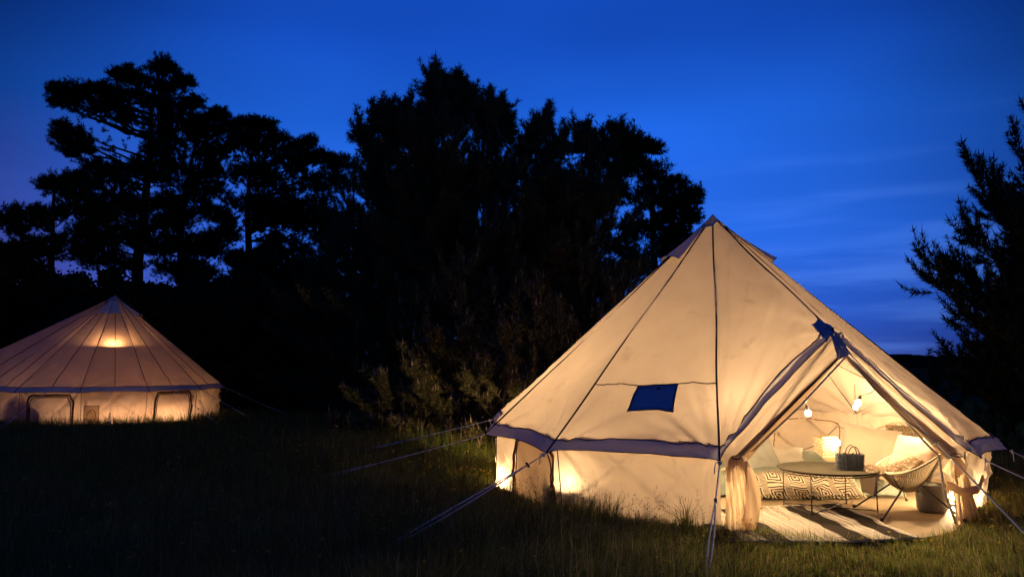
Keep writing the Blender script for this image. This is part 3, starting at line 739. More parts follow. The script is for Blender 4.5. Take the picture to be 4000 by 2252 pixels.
# chairs
def string_chair(loc, rz, label):
    c = empty('string_chair', loc, rz, label, 'chair', 'string chairs in the tent')
    t = np.linspace(0, 2*PI, 72, endpoint=False)
    def rim(t):
        x = -.10+.37*np.cos(t)-.05*np.cos(2*t); y = .375*np.sin(t)*(1+.08*np.cos(t)); z = .585-.190*np.cos(t)+.035*np.cos(2*t)
        return np.stack([x, y, z], -1)
    def hub(t): return np.stack([-.06+.06*np.cos(t), .06*np.sin(t), .245-.01*np.cos(t)], -1)
    MB().tube(rim(t), .0115, 8, closed=True).build('frame', M['cord'], c)
    MB().tube(hub(t[::3]), .008, 6, closed=True).build('hub_ring', M['steel'], c)
    m = MB(); k = np.linspace(0, 2*PI, 76, endpoint=False)
    for a in k:
        p, q = rim(np.array([a]))[0], hub(np.array([a]))[0]
        mid = (p+q)/2-np.array([0, 0, .035])-.02*unit(p-q)
        m.tube([p, mid, q], .0062, 4, cap=False)
    o = m.build('cord_weave', M['cord'], c); o['kind'] = 'stuff'
    for sx in (1, -1):
        for sy in (1, -1):
            MB().tube([(.40*sx-.02, .36*sy, .0), (.10*sx-.04, .14*sy, .30), (.06*sx-.04, .07*sy, .33)], .009, 8).build('leg', M['steel'], c)
            MB().lathe([(0, 0), (.016, 0), (.016, .03), (0, .03)], 10, (.40*sx-.02, .36*sy, 0)).build('foot', M['black'], c)
    for a in (0, PI/2, PI, 3*PI/2):
        p, q = rim(np.array([a+.5]))[0], hub(np.array([a+.5]))[0]
        MB().tube([p, (p+q)/2-[0, 0, .045], q], .0065, 6).build('strut', M['steel'], c)
    return c
string_chair((4.06, 8.00, FL), math.radians(176), 'cream string chair with steel legs nearest the doorway, turned to the table')
string_chair((4.52, 9.30, FL), math.radians(222), 'cream string chair behind the table with arched back')
pillow('cushion', .52, .50, .17, M['taupe'], (4.24, 8.12, FL+.56), (math.radians(58), 0, math.radians(-62)), 'taupe cushion in the string chair nearest the doorway', 'cushion', seed=12)
pillow('cushion', .62, .58, .20, M['taupe'], (4.22, 9.06, FL+.53), (math.radians(66), math.radians(8), math.radians(-28)), 'large taupe cushion filling the string chair behind the table', 'cushion', seed=15)
def fur_cushion():
    o = pillow('fur_cushion', .44, .30, .15, M['fur'], (4.74, 9.22, FL+.66), (math.radians(70), 0, math.radians(-25)), 'shaggy brown fur cushion tucked beside the large taupe cushion', 'cushion', seed=18)
    r = np.random.default_rng(3); n = 2600; X = r.uniform(-.95, .95, n); Y = r.uniform(-.95, .95, n); s = r.choice([-1, 1], n)
    T = np.clip((1-np.abs(X)**2.6)*(1-np.abs(Y)**2.6), 0, 1)**.55*.07*s
    P = np.stack([X*.21, Y*.145, T], -1); furry(o, P, unit(np.stack([X*.6, Y*.6, s*1.], -1)), .045, .004, M['fur'], 1)
fur_cushion()
def sheepskin():
    a, b = 22, 26; U, Vv = np.meshgrid(np.linspace(-1, 1, a), np.linspace(0, 1, b), indexing='ij')
    px = np.interp(Vv, [0, .35, .62, .75, 1], [.36, .12, -.12, -.19, -.20]); pz = np.interp(Vv, [0, .35, .62, .75, 1], [.56, .40, .425, .40, .19])
    wd = .15+.05*np.sin(Vv*PI)+.02*np.sin(Vv*11)
    P = np.stack([3.90+px*.9, 8.09+U*wd+.02*np.sin(Vv*5), FL+pz+.02*(1-U**2)+.01*fbm(U*3, Vv*5, 4)], -1)
    o = MB().grid(P).build('sheepskin', M['wool']); tag(o, 'cream sheepskin hanging over the front edge of the nearest string chair', 'sheepskin'); mods(o, solid=.02)
    r = np.random.default_rng(9); n = 3600; i = r.uniform(0, a-1.01, n); j = r.uniform(0, b-1.01, n)
    i0 = i.astype(int); j0 = j.astype(int); Q = P[i0, j0]+(P[i0+1, j0]-P[i0, j0])*(i-i0)[:, None]+(P[i0, j0+1]-P[i0, j0])*(j-j0)[:, None]
    du = P[np.minimum(i0+1, a-1), j0]-P[i0, j0]; dv = P[i0, np.minimum(j0+1, b-1)]-P[i0, j0]
    Nn = unit(np.cross(dv, du)); Nn = np.where(Nn[:, 2:3] < -.2, -Nn, Nn); Nn[:, 0] -= .25
    furry(o, Q, unit(Nn), .06, .0035, M['wool'], 2)
sheepskin()
def build_bin():
    b = empty('storage_bag', (4.46, 8.22, FL), .4, 'grey plastic bag bin standing under the string chair', 'bin')
    prof = [(.02, 0), (.13, 0), (.14, .02), (.15, .16), (.155, .27)]
    m = MB().lathe(prof, 40); V = np.array(m.v); a = np.arctan2(V[:, 1], V[:, 0]); k = V[:, 2]/.27
    sc = 1+.10*fbm(a*1.3+5, k*3, 3)*k+.05*ridge(a*2+k*2, k*2, 8, 4)
    V[:, :2] *= sc[:, None]; m.v = [tuple(q) for q in V]
    o = m.build('body', M['bin'], b); mods(o, solid=.006)
    MB().tube([(.155*math.cos(x), .155*math.sin(x), .27) for x in np.linspace(0, 2*PI, 40, endpoint=False)], .007, 6, closed=True).build('rim', M['bin'], b)
build_bin()

# lamps
def bulb_at(parent, p, m='bulb', r=.030, up=(0, 0, 1), sock=True):
    p = np.array(p, float); up = unit(np.array(up, float))
    if sock:
        MB().tube([p+up*r*.75, p+up*(r+.012), p+up*(r+.045), p+up*(r+.06)], [.016, .019, .017, .006], 10).build('socket', M['black'], parent)
    k = MB(); prof = [(.001, -r), (r*.5, -r*.87), (r*.87, -r*.5), (r, 0), (r*.87, r*.5), (r*.6, r*.9), (.014, r*1.35)]
    k.lathe(prof, 16); V = np.array(k.v); t1 = unit(np.cross(up, [.3, 1, .2])); t2 = np.cross(up, t1)
    k.v = [tuple(p+t1*v[0]+t2*v[1]+up*v[2]) for v in V]
    return k.build('light_bulb', M[m], parent)
def string_lights():
    o = np.array([3.2, 8.2, 0])
    s = empty('string_lights', o, 0, 'black festoon cable with bare glowing bulbs hung inside the open tent', 'string lights')
    path = [(1.15, 9.1, 1.15), (1.7, 8.3, 1.30), (2.35, 7.85, 1.22), (2.80, 7.80, 1.40), (3.10, 7.95, 1.62), (3.28, 8.0, 1.66), (3.60, 8.10, 1.52), (3.98, 8.25, 1.36), (4.5, 8.6, 1.25), (4.95, 9.6, 1.15), (5.05, 10.6, 1.05), (5.05, 11.3, .86)]
    MB().tube(np.array(path)-o, .0045, 6).build('cable', M['cable'], s)
    back = [sight(x, y, d) for x, y, d in ((3340, 1690, 11.2), (3300, 1672, 11.5), (3270, 1664, 11.6), (3232, 1700, 11.5), (3195, 1735, 11.4), (3140, 1755, 11.3), (3080, 1760, 11.2), (3050, 1757, 11.3), (2990, 1745, 11.3))]
    MB().tube(np.array(back)-o, .006, 6).build('cable', M['cable'], s)
    MB().tube(np.array([back[3], sight(3245, 1705, 11.45), sight(3258, 1740, 11.4)])-o, .005, 6).build('cable', M['cable'], s)
    for hang, p, up in (((3.08, 7.95, 1.61), sight(3157, 1613, 8.2), (-.25, 0, 1)), ((3.98, 8.25, 1.36), sight(3352, 1574, 8.2), (.35, 0, 1))):
        u = unit(np.array(up, float)); e = p+u*.085
        MB().tube(np.array([hang, (np.array(hang)+e)/2+[.01, 0, -.02], e])-o, .004, 6).build('cable', M['cable'], s)
        bulb_at(s, p-o, up=up)
    for p in ((1.35, 9.6, 1.10), (1.2, 10.9, 1.0), (2.3, 12.2, 1.2), (4.9, 10.9, .98)):  # unseen bulbs added to fill the tent with light
        bulb_at(s, np.array(p)-o, 'dim')
        MB().tube(np.array([p, np.array(p)+[.0, 0, .25]])-o+[0, 0, .08], .004, 5).build('cable', M['cable'], s)
    for p, top in (((2.52, 7.95, .98), (2.50, 7.84, 1.27)), ((4.36, 8.12, .97), (4.32, 8.46, 1.29))):  # unseen bulbs added by the door to light grass and curtains
        MB().tube(np.array([top, np.array(p)+[0, 0, .08]])-o, .004, 5).build('cable', M['cable'], s); bulb_at(s, np.array(p)-o, 'glow' if p[0] < 3 else 'small')
    MB().tube(np.array([(1.15, 9.1, 1.15), (1.35, 9.6, 1.43), (1.2, 10.9, 1.33), (2.3, 12.2, 1.53)])-o, .0045, 6).build('cable', M['cable'], s)
string_lights()
def lantern():
    p = sight(3225, 1775, 11.3); base = (p[0], p[1], FL)
    c = empty('crate', base, .2, 'small wooden crate under the lattice lantern by the back wall', 'crate')
    for k in range(3):
        for y in (-.15, .15): MB().box((-.17, y-.007, .01+k*.065), (.17, y+.007, .065+k*.065)).build('plank', M['wood'], c, smooth=False)
        for x in (-.163, .163): MB().box((x-.007, -.142, .01+k*.065), (x+.007, .142, .065+k*.065)).build('plank', M['wood'], c, smooth=False)
    MB().box((-.17, -.157, .196), (.17, .157, .206)).build('lid', M['wood'], c, smooth=False)
    l = empty('lantern', (p[0], p[1], FL+.206), .2, 'square lattice lantern shining beside the bed', 'lantern')
    m = MB(); w, h = .115, .27
    for s in (-1, 1):
        for k in range(6):
            x = -w+2*w*k/5; m.box((x-.006, s*w-.004, 0), (x+.006, s*w+.004, h)); m.box((s*w-.004, x-.006, 0), (s*w+.004, x+.006, h))
        for k in range(7):
            z = .006+k*(h-.012)/6; m.box((-w, s*w-.006, z-.006), (w, s*w+.002, z+.006)); m.box((s*w-.006, -w, z-.006), (s*w+.002, w, z+.006))
    m.build('lattice', M['lattice'], l, smooth=False)
    MB().box((-w-.008, -w-.008, h), (w+.008, w+.008, h+.012)).build('lid', M['lattice'], l, smooth=False)
    bulb_at(l, (.07, -.19, .20), 'dim', .037, sock=False)
lantern()
def bedside():
    c = empty('pouf', (.80, 8.50, FL), .5, 'dark rounded pouf seen as a shadow through the left tent wall', 'pouf')
    MB().lathe([(.01, 0), (.24, 0), (.29, .05), (.31, .14), (.29, .23), (.22, .26), (.01, .262)], 32).build('seat', M['pouf'], c)
    MB().tube([(.31*math.cos(x), .31*math.sin(x), .14) for x in np.linspace(0, 2*PI, 36, endpoint=False)], .006, 5, closed=True).build('piping', M['black'], c)
    p = sight(2245, 1880, 8.34)
    l = empty('table_lamp', (p[0], p[1], p[2]-.075), 0, 'small round lamp on the dark pouf, glowing through the left tent wall', 'lamp')
    MB().lathe([(.002, 0), (.05, 0), (.05, .012), (.012, .02), (.010, .035)], 20).build('base', M['black'], l)
    bulb_at(l, (0, 0, .075), 'small', .028, sock=False)
    b = empty('backpack', (.56, 8.78, FL), .9, 'dark slumped backpack against the left tent wall', 'backpack')
    x = np.linspace(0, 2*PI, 30); k = np.linspace(0, 1, 16); K, T = np.meshgrid(k, x, indexing='ij')
    R = np.interp(K, [0, .1, .5, .85, 1], [.12, .17, .18, .13, .01])*(1+.25*fbm(T, K*3, 2))
    P = np.stack([R*np.cos(T)*1.2, R*np.sin(T)*.7, .42*K], -1); P[:, -1] = P[:, 0]
    MB().grid(P).build('body', M['pouf'], b)
    MB().tube([(.05, 0, .40), (.04, 0, .46), (-.04, 0, .46), (-.05, 0, .40)], .008, 6).build('handle', M['black'], b)
bedside()
def floor_lamp(loc, label, m='glow', r=.04, wide=1.):
    l = empty('floor_lantern', loc, 0, label, 'lantern', 'small lanterns standing on the tent floors')
    MB().lathe([(.002, 0), (.06, 0), (.06, .015), (.02, .02)], 20).build('base', M['black'], l)
    for a in range(4):
        q = a*PI/2+.4; MB().tube([(.055*math.cos(q), .055*math.sin(q), .01), (.055*math.cos(q), .055*math.sin(q), .17)], .003, 5).build('wire', M['steel'], l)
    MB().lathe([(.002, .185), (.03*wide, .18), (.062*wide, .168), (.062*wide, .160)], 20).build('lid', M['black'], l)
    bulb_at(l, (0, 0, max(.09, r+.022)), m, r, sock=False)
floor_lamp((.00, 9.76, FL), 'small lantern on the floor behind the left arched window of the open tent', 'glow', .036)
floor_lamp((4.88, 8.53, FL), 'small lantern on the floor behind the right door curtain')
floor_lamp((1.40, 10.95, FL), 'small lantern at the back left inside the open tent, hidden by its wall', 'glow', .085)  # lantern added to light the pines through the back openings

# lamps in the distant tent
M['warm2'] = mat('lit_floor_lamp', (1, .8, .5), .3, 0, 1, emit=((1.0, .58, .26), 1300))
M['warm'] = mat('lit_amber_lamp', (1, .8, .5), .3, 0, 1, emit=((1.0, .52, .19), 620))
def far_pt(x, y): c, k = math.cos(math.radians(28)), math.sin(math.radians(28)); return (-11.9+x*c-y*k, 22.6+x*k+y*c)
def far_lamps():
    l = empty('pendant_lamp', (*far_pt(0, -1.46), 1.97), math.radians(28), 'hanging lamp with bowl shade inside the distant tent', 'lamp')
    MB().lathe([(.02, -.14), (.16, -.11), (.27, -.02), (.33, .10), (.325, .10), (.262, -.015), (.15, -.10), (.02, -.13)], 28).build('shade', M['lattice'], l)
    MB().tube([(0, 0, .10), (0, .6, .75)], .005, 5).build('cord', M['cable'], l)
    bulb_at(l, (0, -.02, .06), 'warm', .045)
    for x, y, lab in ((-1.25, -1.9, 'lantern on the floor of the distant tent behind its left window'), (1.1, -2.0, 'lantern on the floor of the distant tent left of its right window'), (0, -2.1, 'lantern on the floor in the middle of the distant tent')):
        floor_lamp((*far_pt(x, y), FL), lab, 'warm2', .05, 2.6)  # lids widened to keep the lamplight off the roof
    a = empty('bean_bag', (*far_pt(-1.40, -2.15), FL), 0, 'rounded bean bag seen as a shadow in the left window of the distant tent', 'bean bag')
    MB().lathe([(.01, 0), (.26, 0), (.32, .1), (.30, .26), (.20, .40), (.08, .47), (.01, .48)], 24).build('seat', M['pouf'], a)
far_lamps()

# ------------------------------------------------------------------ trees
def needles(P, D, length, n, nl, w, r, spread=.75):
    """n needles round each shoot that starts at P and points along D"""
    m = len(P); P = np.repeat(P, n, 0); D = np.repeat(unit(D), n, 0); L = np.repeat(np.broadcast_to(length, (m,)), n)[:, None]
    s = r.uniform(0, 1, (m*n, 1)); rad = unit(np.cross(D, r.normal(0, 1, (m*n, 3))))
    d = unit(D*(1.1-spread+.25*r.random((m*n, 1))) + rad*spread)
    b = P + D*L*s; sd = unit(np.cross(d, r.normal(0, 1, (m*n, 3))))*w*.5
    k = nl*r.uniform(.7, 1.15, (m*n, 1))
    V = np.stack([b-sd, b+sd, b+d*k], 1).reshape(-1, 3)
    return V, np.arange(m*n*3).reshape(-1, 3)
def joinV(parts):
    V = []; F = []; I = []; o = 0
    for v, f, i in parts:
        V.append(v); F.append(f+o); I.append(np.full(len(f), i)); o += len(v)
    return np.concatenate(V), np.concatenate(F), np.concatenate(I)
def bent(a, b, up, n=7, r=None, jit=.0):
    a = np.array(a, float); b = np.array(b, float); t = np.linspace(0, 1, n)[:, None]
    P = a*(1-t)+b*t; P[:, 2] += (up*np.linalg.norm(b-a)*(t*t-t))[:, 0]
    if r is not None and jit: P[1:-1] += r.normal(0, jit, (n-2, 3))
    return P
def along(P, t):
    k = np.clip(t, 0, 1)*(len(P)-1); i = min(int(k), len(P)-2); f = k-i
    return P[i]*(1-f)+P[i+1]*f, unit(P[i+1]-P[i])
def finish(name, base, wood, crown, label, mats, cat='tree', group='pine trees round the camp'):
    root = empty(name, base, 0, label, cat, group)
    wood.build('trunk', M['bark'], root)
    V, F, I = crown
    link('crown', bigmesh('crown', V, F, mats, matidx=I), root)
    return root
def young_pine(px, ytop, d, rad, label, seed, top_twin=False, low=.25, dens=1.0, limbs=None, height=None, x=None, name='young_pine', mats=('needle', 'needle'), nw=.017, nl=.14):
    r = np.random.default_rng(seed)
    tip = sight(px, ytop, d); H = tip[2] if height is None else height
    bx = tip[0] if x is None else x
    base = np.array([bx, d, float(ground_z(bx, d))]); wood = MB()
    lean = r.normal(0, .015, 2)
    leader = np.array([[lean[0]*H*t+.05*math.sin(t*7+seed), lean[1]*H*t, H*t] for t in np.linspace(0, 1, 14)])
    leader[:, 0] -= leader[-1, 0]; leader[0, 0] += 0
    wood.tube(leader, np.interp(np.linspace(0, 1, 14), [0, 1], [.045+.010*H, .012]), 8)
    SP, SD, SL = [], [], []; CP, CD = [], []
    def brush(p, q, ln):
        SP.append(p); SD.append(q); SL.append(ln)
        if r.random() < .6: CP.append(p+q*ln*.97); CD.append(unit(q+np.array([0, 0, .8])))
    def shoots_on(P, L, first, n, upw):
        for t in np.linspace(first, 1.0, n):
            p, dd = along(P, t); side = unit(np.cross(dd, [0, 0, 1.])+1e-6)
            if t > .97:
                brush(p-dd*.12, unit(dd*.7+np.array([0, 0, .75])), r.uniform(.34, .48)); continue
            for sg in (-1, 1):
                q = unit(dd*1.0+side*sg*r.uniform(.35, .85)+np.array([0, 0, upw+r.normal(0, .2)]))
                ln = (.06+.30*L*(1-t))*r.uniform(.3, 1.1)
                e = p+q*ln
                if ln > .10: wood.tube([p, e], [.006, .004], 3, cap=False)
                if ln > .30: brush(p+q*ln*.35, unit(q+side*sg*.5+np.array([0, 0, .3])), r.uniform(.2, .3))
                brush(e-q*.05, unit(q*.6+np.array([0, 0, .6])+r.normal(0, .15, 3)), r.uniform(.24, .42))
    z = H*low*r.uniform(.5, 1.0)
    if limbs is None:
        while z < H-.22:
            t = z/H; g = (H-z); top = g < 2.0
            prof = min(rad*1.6*(1.02-t)**.5*(.6+.4*min(1, (t/.2))), .20+.42*g)
            n = int(r.integers(3, 5)) if top else int(r.integers(6, 9)); a0 = r.uniform(0, 6.28)
            for k in range(n):
                a = a0+k*2*PI/n+r.normal(0, .3); L = prof*r.uniform(.55, 1.25)
                p, _ = along(leader, t); el = math.radians((42 if top else 8+30*t)+r.normal(0, 9))
                e = p+np.array([math.cos(a)*math.cos(el), math.sin(a)*math.cos(el), math.sin(el)])*L
                P = bent(p, e, .45, 7, r, .02); wood.tube(P, np.linspace(.006+.011*L, .004, 7), 4, cap=False)
                if top:
                    for q in np.linspace(.45, .9, max(2, int(L*4))): b, dd = along(P, q); brush(b, unit(dd+r.normal(0, .35, 3)+np.array([0, 0, .25])), r.uniform(.2, .32))
                    brush(P[-1]-[0, 0, .1], unit(np.array([math.cos(a)*.25, math.sin(a)*.25, 1])), r.uniform(.36, .52))
                else:
                    shoots_on(P, L, .35, max(3, int(1+L*5.2*dens)), .38)
                    for q in r.uniform(.1, .7, int(L*4)): b, dd = along(P, q); brush(b, unit(dd*.8+r.normal(0, .5, 3)+np.array([0, 0, .3])), r.uniform(.2, .34))
            z += (.50 if top else .44)*r.uniform(.8, 1.25)/dens**.3
    else:
        for (p0, e, up) in limbs:
            p0 = np.array(p0)-base; e = np.array(e)-base; L = np.linalg.norm(e-p0)
            P = bent(p0, e, up, 12, r, .03); wood.tube(P, np.linspace(.012+.012*L, .006, 12), 5, cap=False)
            shoots_on(P, min(L*.6, 1.3), .2, max(6, int(L*8.0*dens)), .2)
            for q in r.uniform(.25, .95, int(L*6)):
                b, dd = along(P, q); v = unit(dd*.9+r.normal(0, .5, 3)+np.array([0, 0, .05])); l = r.uniform(.1, .36)
                wood.tube([b, b+v*l], [.006, .003], 3, cap=False); brush(b+v*l*.5, v, .30); brush(b+v*l, unit(v+np.array([0, 0, .35])), r.uniform(.25, .4))
    for zz in np.arange(.05, .75, .16): brush(np.array([*along(leader, 1-zz/H)[0]]), unit(np.array([r.normal(0, .12), r.normal(0, .12), 1])), .30)
    SP = np.array(SP); SD = np.array(SD); SL = np.array(SL)
    V, F = needles(SP, SD, SL, 56, nl, nw, r, .68)
    CP = np.array(CP).reshape(-1, 3); CD = unit(np.array(CD).reshape(-1, 3)); n = len(CP)
    parts = [(V, F, 0)]
    if n:
        sd = unit(np.cross(CD, r.normal(0, 1, (n, 3))))*.014; sd2 = np.cross(CD, sd); L = r.uniform(.09, .22, (n, 1))
        Vc = np.stack([CP-sd, CP+sd, CP+sd2*1.4, CP+CD*L], 1).reshape(-1, 3); b = np.arange(n)[:, None]*4
        parts.append((Vc, np.concatenate([b+[0, 1, 3], b+[1, 2, 3], b+[2, 0, 3]]), 1))
    return finish(name, base, wood, joinV(parts), label, [M[mats[0]], M[mats[1]]])
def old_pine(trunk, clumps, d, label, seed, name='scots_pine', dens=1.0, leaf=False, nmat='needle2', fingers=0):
    """trunk: picture points from the foot upwards; clumps of foliage: (px, py, radius px), each hung on a limb from the trunk"""
    r = np.random.default_rng(seed)
    T = np.array([sight(px, py, d) for px, py in trunk]); T[0, 2] = 0; base = T[0].copy(); base[2] = float(ground_z(base[0], base[1])); T = T-base
    T[1:, 1] += r.normal(0, .15, len(T)-1)
    k = np.linspace(0, 1, 20); tt = np.linspace(0, 1, len(T)); TR = np.stack([np.interp(k, tt, T[:, c]) for c in range(3)], 1)
    wood = MB().tube(TR, np.linspace(.09+.012*T[-1, 2], .035, 20), 8)
    SP, SD = [], []
    for px, py, rp in clumps:
        R = rp/2953.8*d; dy = r.uniform(-1.3, 1.3)*R*1.6
        c = sight(px, py, d+dy)-base
        # limb from a lower place on the trunk
        hz = c[2]-abs(c[0]-np.interp(c[2], TR[:, 2], TR[:, 0]))*r.uniform(.15, .45)-.2
        hz = np.clip(hz, .12*T[-1, 2], T[-1, 2]*.98)
        p = np.array([np.interp(hz, TR[:, 2], TR[:, q]) for q in range(3)])
        L = np.linalg.norm(c-p)
        if L > .3:
            P = bent(p, c, .25*r.uniform(-.5, 1), 8, r, .05); wood.tube(P, np.linspace(.02+.013*L, .012, 8), 5, cap=False)
            for t in np.linspace(.35, .95, max(2, int(L*1.6))):
                a, dd = along(P, t); e = a+unit(dd+r.normal(0, .7, 3))*R*r.uniform(.5, 1.1); wood.tube([a, (a+e)/2+r.normal(0, .04, 3), e], [.012, .008, .004], 3, cap=False)
                m = r.integers(2, 5); SP += list(e+r.normal(0, .10, (m, 3))); SD += list(np.tile(unit(e-a), (m, 1))+r.normal(0, .3, (m, 3)))
        n = int((60+230*R*R)*dens)
        v = unit(r.normal(0, 1, (n, 3)))*(r.uniform(.25, 1, (n, 1))**.5)
        # a clump is a few pads rather than one ball
        pads = unit(r.normal(0, 1, (11, 3)))*R*r.uniform(.35, 1.0, (11, 1))*np.array([1, 1, .72]); wch = r.integers(0, 11, n)
        q = c+pads[wch]+v*(.12+R*.26)*np.array([1, 1, .8])
        SP += list(q); SD += list(v*np.array([.7, .7, .5])+unit(pads[wch])*np.array([.6, .6, .2])+np.array([0, 0, .75])+r.normal(0, .2, (n, 3)))
        for kx in range(11): wood.tube([c, c+pads[kx]*.7-[0, 0, .05], c+pads[kx]*1.25], [.014, .009, .004], 3, cap=False)
        if fingers and R < .36:
            for _ in range(fingers):
                p = c+np.array([r.normal(0, R*.5), r.normal(0, R*.6), R*r.uniform(-.1, .5)]); h = r.uniform(.25, .85); ln = r.normal(0, .13, 2)
                wood.tube([p-[0, 0, .2], p+[ln[0]*h, ln[1]*h, h]], [.010, .004], 4, cap=False)
                for z in np.arange(0, h, .075): SP.append(p+np.array([ln[0]*z, ln[1]*z, z])); SD.append(np.array([r.normal(0, .2), r.normal(0, .2), 1.1]))
                for q in range(r.integers(1, 4)):
                    v = unit(np.array([r.normal(0, .6), r.normal(0, .6), .8])); b = p+[0, 0, h*r.uniform(.1, .5)]
                    wood.tube([b, b+v*.3], [.006, .003], 3, cap=False)
                    for z in (.08, .16, .24, .30): SP.append(b+v*z); SD.append(v+np.array([0, 0, .4]))
    SP = np.array(SP); SD = np.array(SD)
    if leaf:
        n = 12; P = np.repeat(SP, n, 0)+r.normal(0, .13, (len(SP)*n, 3)); a = unit(r.normal(0, 1, P.shape)); b = unit(np.cross(a, r.normal(0, 1, P.shape)))
        s = r.uniform(.05, .10, (len(P), 1)); V = np.stack([P-a*s, P+b*s*.6, P+a*s, P-b*s*.6], 1).reshape(-1, 3)
        i = np.arange(len(P))[:, None]*4; crown = joinV([(V, np.concatenate([i+[0, 1, 2], i+[0, 2, 3]]), 0)]); mats = [M['leaf']]
    else:
        V, F = needles(SP, SD, r.uniform(.16, .34, len(SP)), 26, .16, .026, r, .7)
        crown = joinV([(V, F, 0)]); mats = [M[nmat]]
    return finish(name, base, wood, crown, label, mats, group='pine trees round the camp' if not leaf else 'dark shrubs under the pines')
Z1 = lambda L: [(x*.69, 200+y*.69, r*.69) for x, y, r in L]
def fill(seed, n, x0, x1, y0, y1, r0=45, r1=95):
    g = np.random.default_rng(seed); return [(g.uniform(x0, x1), g.uniform(y0, y1), g.uniform(r0, r1)) for _ in range(n)]
T1 = lambda L: [(x*.69, 200+y*.69) for x, y in L]
old_pine(T1([(775, 1900), (778, 1200), (800, 900), (835, 600), (860, 330), (918, 50)]), Z1([
 (918, 75, 38), (895, 125, 55), (960, 115, 42), (728, 130, 40), (760, 185, 52), (850, 205, 62), (945, 220, 58), (1030, 192, 36), (1065, 188, 20), (690, 160, 30), (660, 150, 18),
 (420, 235, 48), (330, 245, 38), (312, 222, 20), (380, 290, 55), (470, 265, 58), (545, 225, 40), (590, 225, 32), (560, 275, 60), (640, 285, 62), (700, 265, 50), (340, 300, 32), (560, 330, 55), (690, 345, 60), (800, 290, 70), (900, 300, 60),
 (1110, 290, 32), (1060, 325, 55), (980, 340, 60), (1000, 420, 85), (900, 400, 65), (740, 390, 45), (360, 440, 36), (420, 470, 38), (330, 500, 28), (385, 545, 36), (480, 560, 34), (400, 592, 22), (460, 515, 36),
 (520, 650, 52), (600, 690, 75), (700, 700, 80), (820, 650, 80), (900, 580, 90), (900, 480, 80), (970, 540, 95), (480, 740, 45), (560, 780, 75), (680, 800, 80), (1000, 660, 100), (900, 720, 90)]+fill(1, 17, 470, 960, 830, 1250)),
 29, 'tallest old pine rising above the distant tent', 11)
old_pine(T1([(1030, 1900), (1030, 1300), (1010, 1000), (1060, 700), (1120, 430)]), Z1([
 (1180, 388, 42), (1240, 380, 34), (1250, 355, 18), (1120, 400, 60), (1090, 470, 85), (1180, 480, 85), (1250, 450, 58), (1310, 425, 42), (1340, 470, 46), (1100, 570, 100), (1220, 590, 100), (1300, 550, 62), (1150, 700, 110), (1050, 770, 90), (1260, 690, 85), (1120, 840, 72), (1230, 800, 62), (960, 860, 60), (1190, 930, 40)]+fill(2, 17, 880, 1300, 850, 1300)),
 31, 'dense rounded old pine just right of the tallest pine', 12)
old_pine(T1([(1440, 1900), (1400, 1200), (1420, 900), (1430, 480)]), Z1([
 (1395, 430, 36), (1450, 415, 32), (1520, 425, 34), (1540, 485, 40), (1480, 470, 60), (1420, 500, 60), (1590, 505, 30), (1380, 560, 62), (1480, 560, 80), (1575, 580, 58), (1660, 560, 36), (1735, 530, 24), (1750, 515, 14), (1700, 575, 42), (1780, 615, 36), (1810, 600, 20), (1640, 640, 80), (1500, 680, 100), (1400, 700, 90), (1560, 770, 100), (1720, 700, 80), (1450, 830, 90), (1650, 850, 100), (1780, 760, 80), (1340, 870, 62), (1720, 950, 80), (1600, 980, 90), (1460, 980, 75), (1560, 1090, 60), (1850, 620, 40), (1890, 660, 50), (1935, 640, 42), (1860, 740, 60), (1950, 760, 60)]+fill(3, 26, 1240, 1950, 860, 1330)),
 30, 'broad old pine with stepped top between the tallest pine and the young pines', 13)
old_pine(T1([(270, 1900), (280, 1200), (320, 760)]), Z1([
 (262, 765, 26), (320, 755, 42), (390, 750, 46), (450, 735, 42), (350, 820, 58), (430, 830, 58), (60, 925, 42), (125, 945, 52), (30, 980, 42), (200, 920, 40), (100, 1010, 50), (240, 970, 46), (310, 920, 40), (120, 1110, 40), (470, 1010, 60), (420, 920, 58), (510, 890, 60), (560, 960, 55), (330, 1080, 24), (600, 1080, 50)]+fill(4, 6, -30, 300, 1090, 1180, 30, 60)),
 26.5, 'low spreading pine at the left edge of the picture', 14)
old_pine(T1([(640, 1900), (640, 1500)]), Z1([(40, 1190, 75), (150, 1260, 80), (280, 1330, 85), (-40, 1320, 90), (120, 1380, 100), (300, 1420, 100)]+fill(5, 26, -120, 460, 1400, 1960, 70, 110)), 27.0, 'dark leafy shrub behind the left side of the distant tent', 15, 'leafy_shrub', 2.2, True)
old_pine(T1([(560, 1900), (560, 1500)]), Z1([(430, 1330, 70), (540, 1380, 90), (680, 1390, 85), (620, 1300, 40), (800, 1400, 85), (500, 1480, 100), (700, 1500, 100)]+fill(6, 26, 400, 900, 1420, 1960, 70, 110)), 26.5, 'dark leafy shrub behind the peak of the distant tent', 16, 'leafy_shrub', 2.2, True)
old_pine(T1([(980, 1900), (980, 1500)]), Z1([(930, 1390, 60), (1040, 1400, 75), (1160, 1380, 80), (900, 1480, 100), (1060, 1500, 110), (1200, 1480, 90), (1130, 1290, 40), (1200, 1635, 75), (1180, 1600, 60)]+fill(7, 30, 860, 1320, 1420, 1960, 70, 115)), 26.0, 'dark leafy shrub right of the distant tent', 17, 'leafy_shrub', 2.2, True)
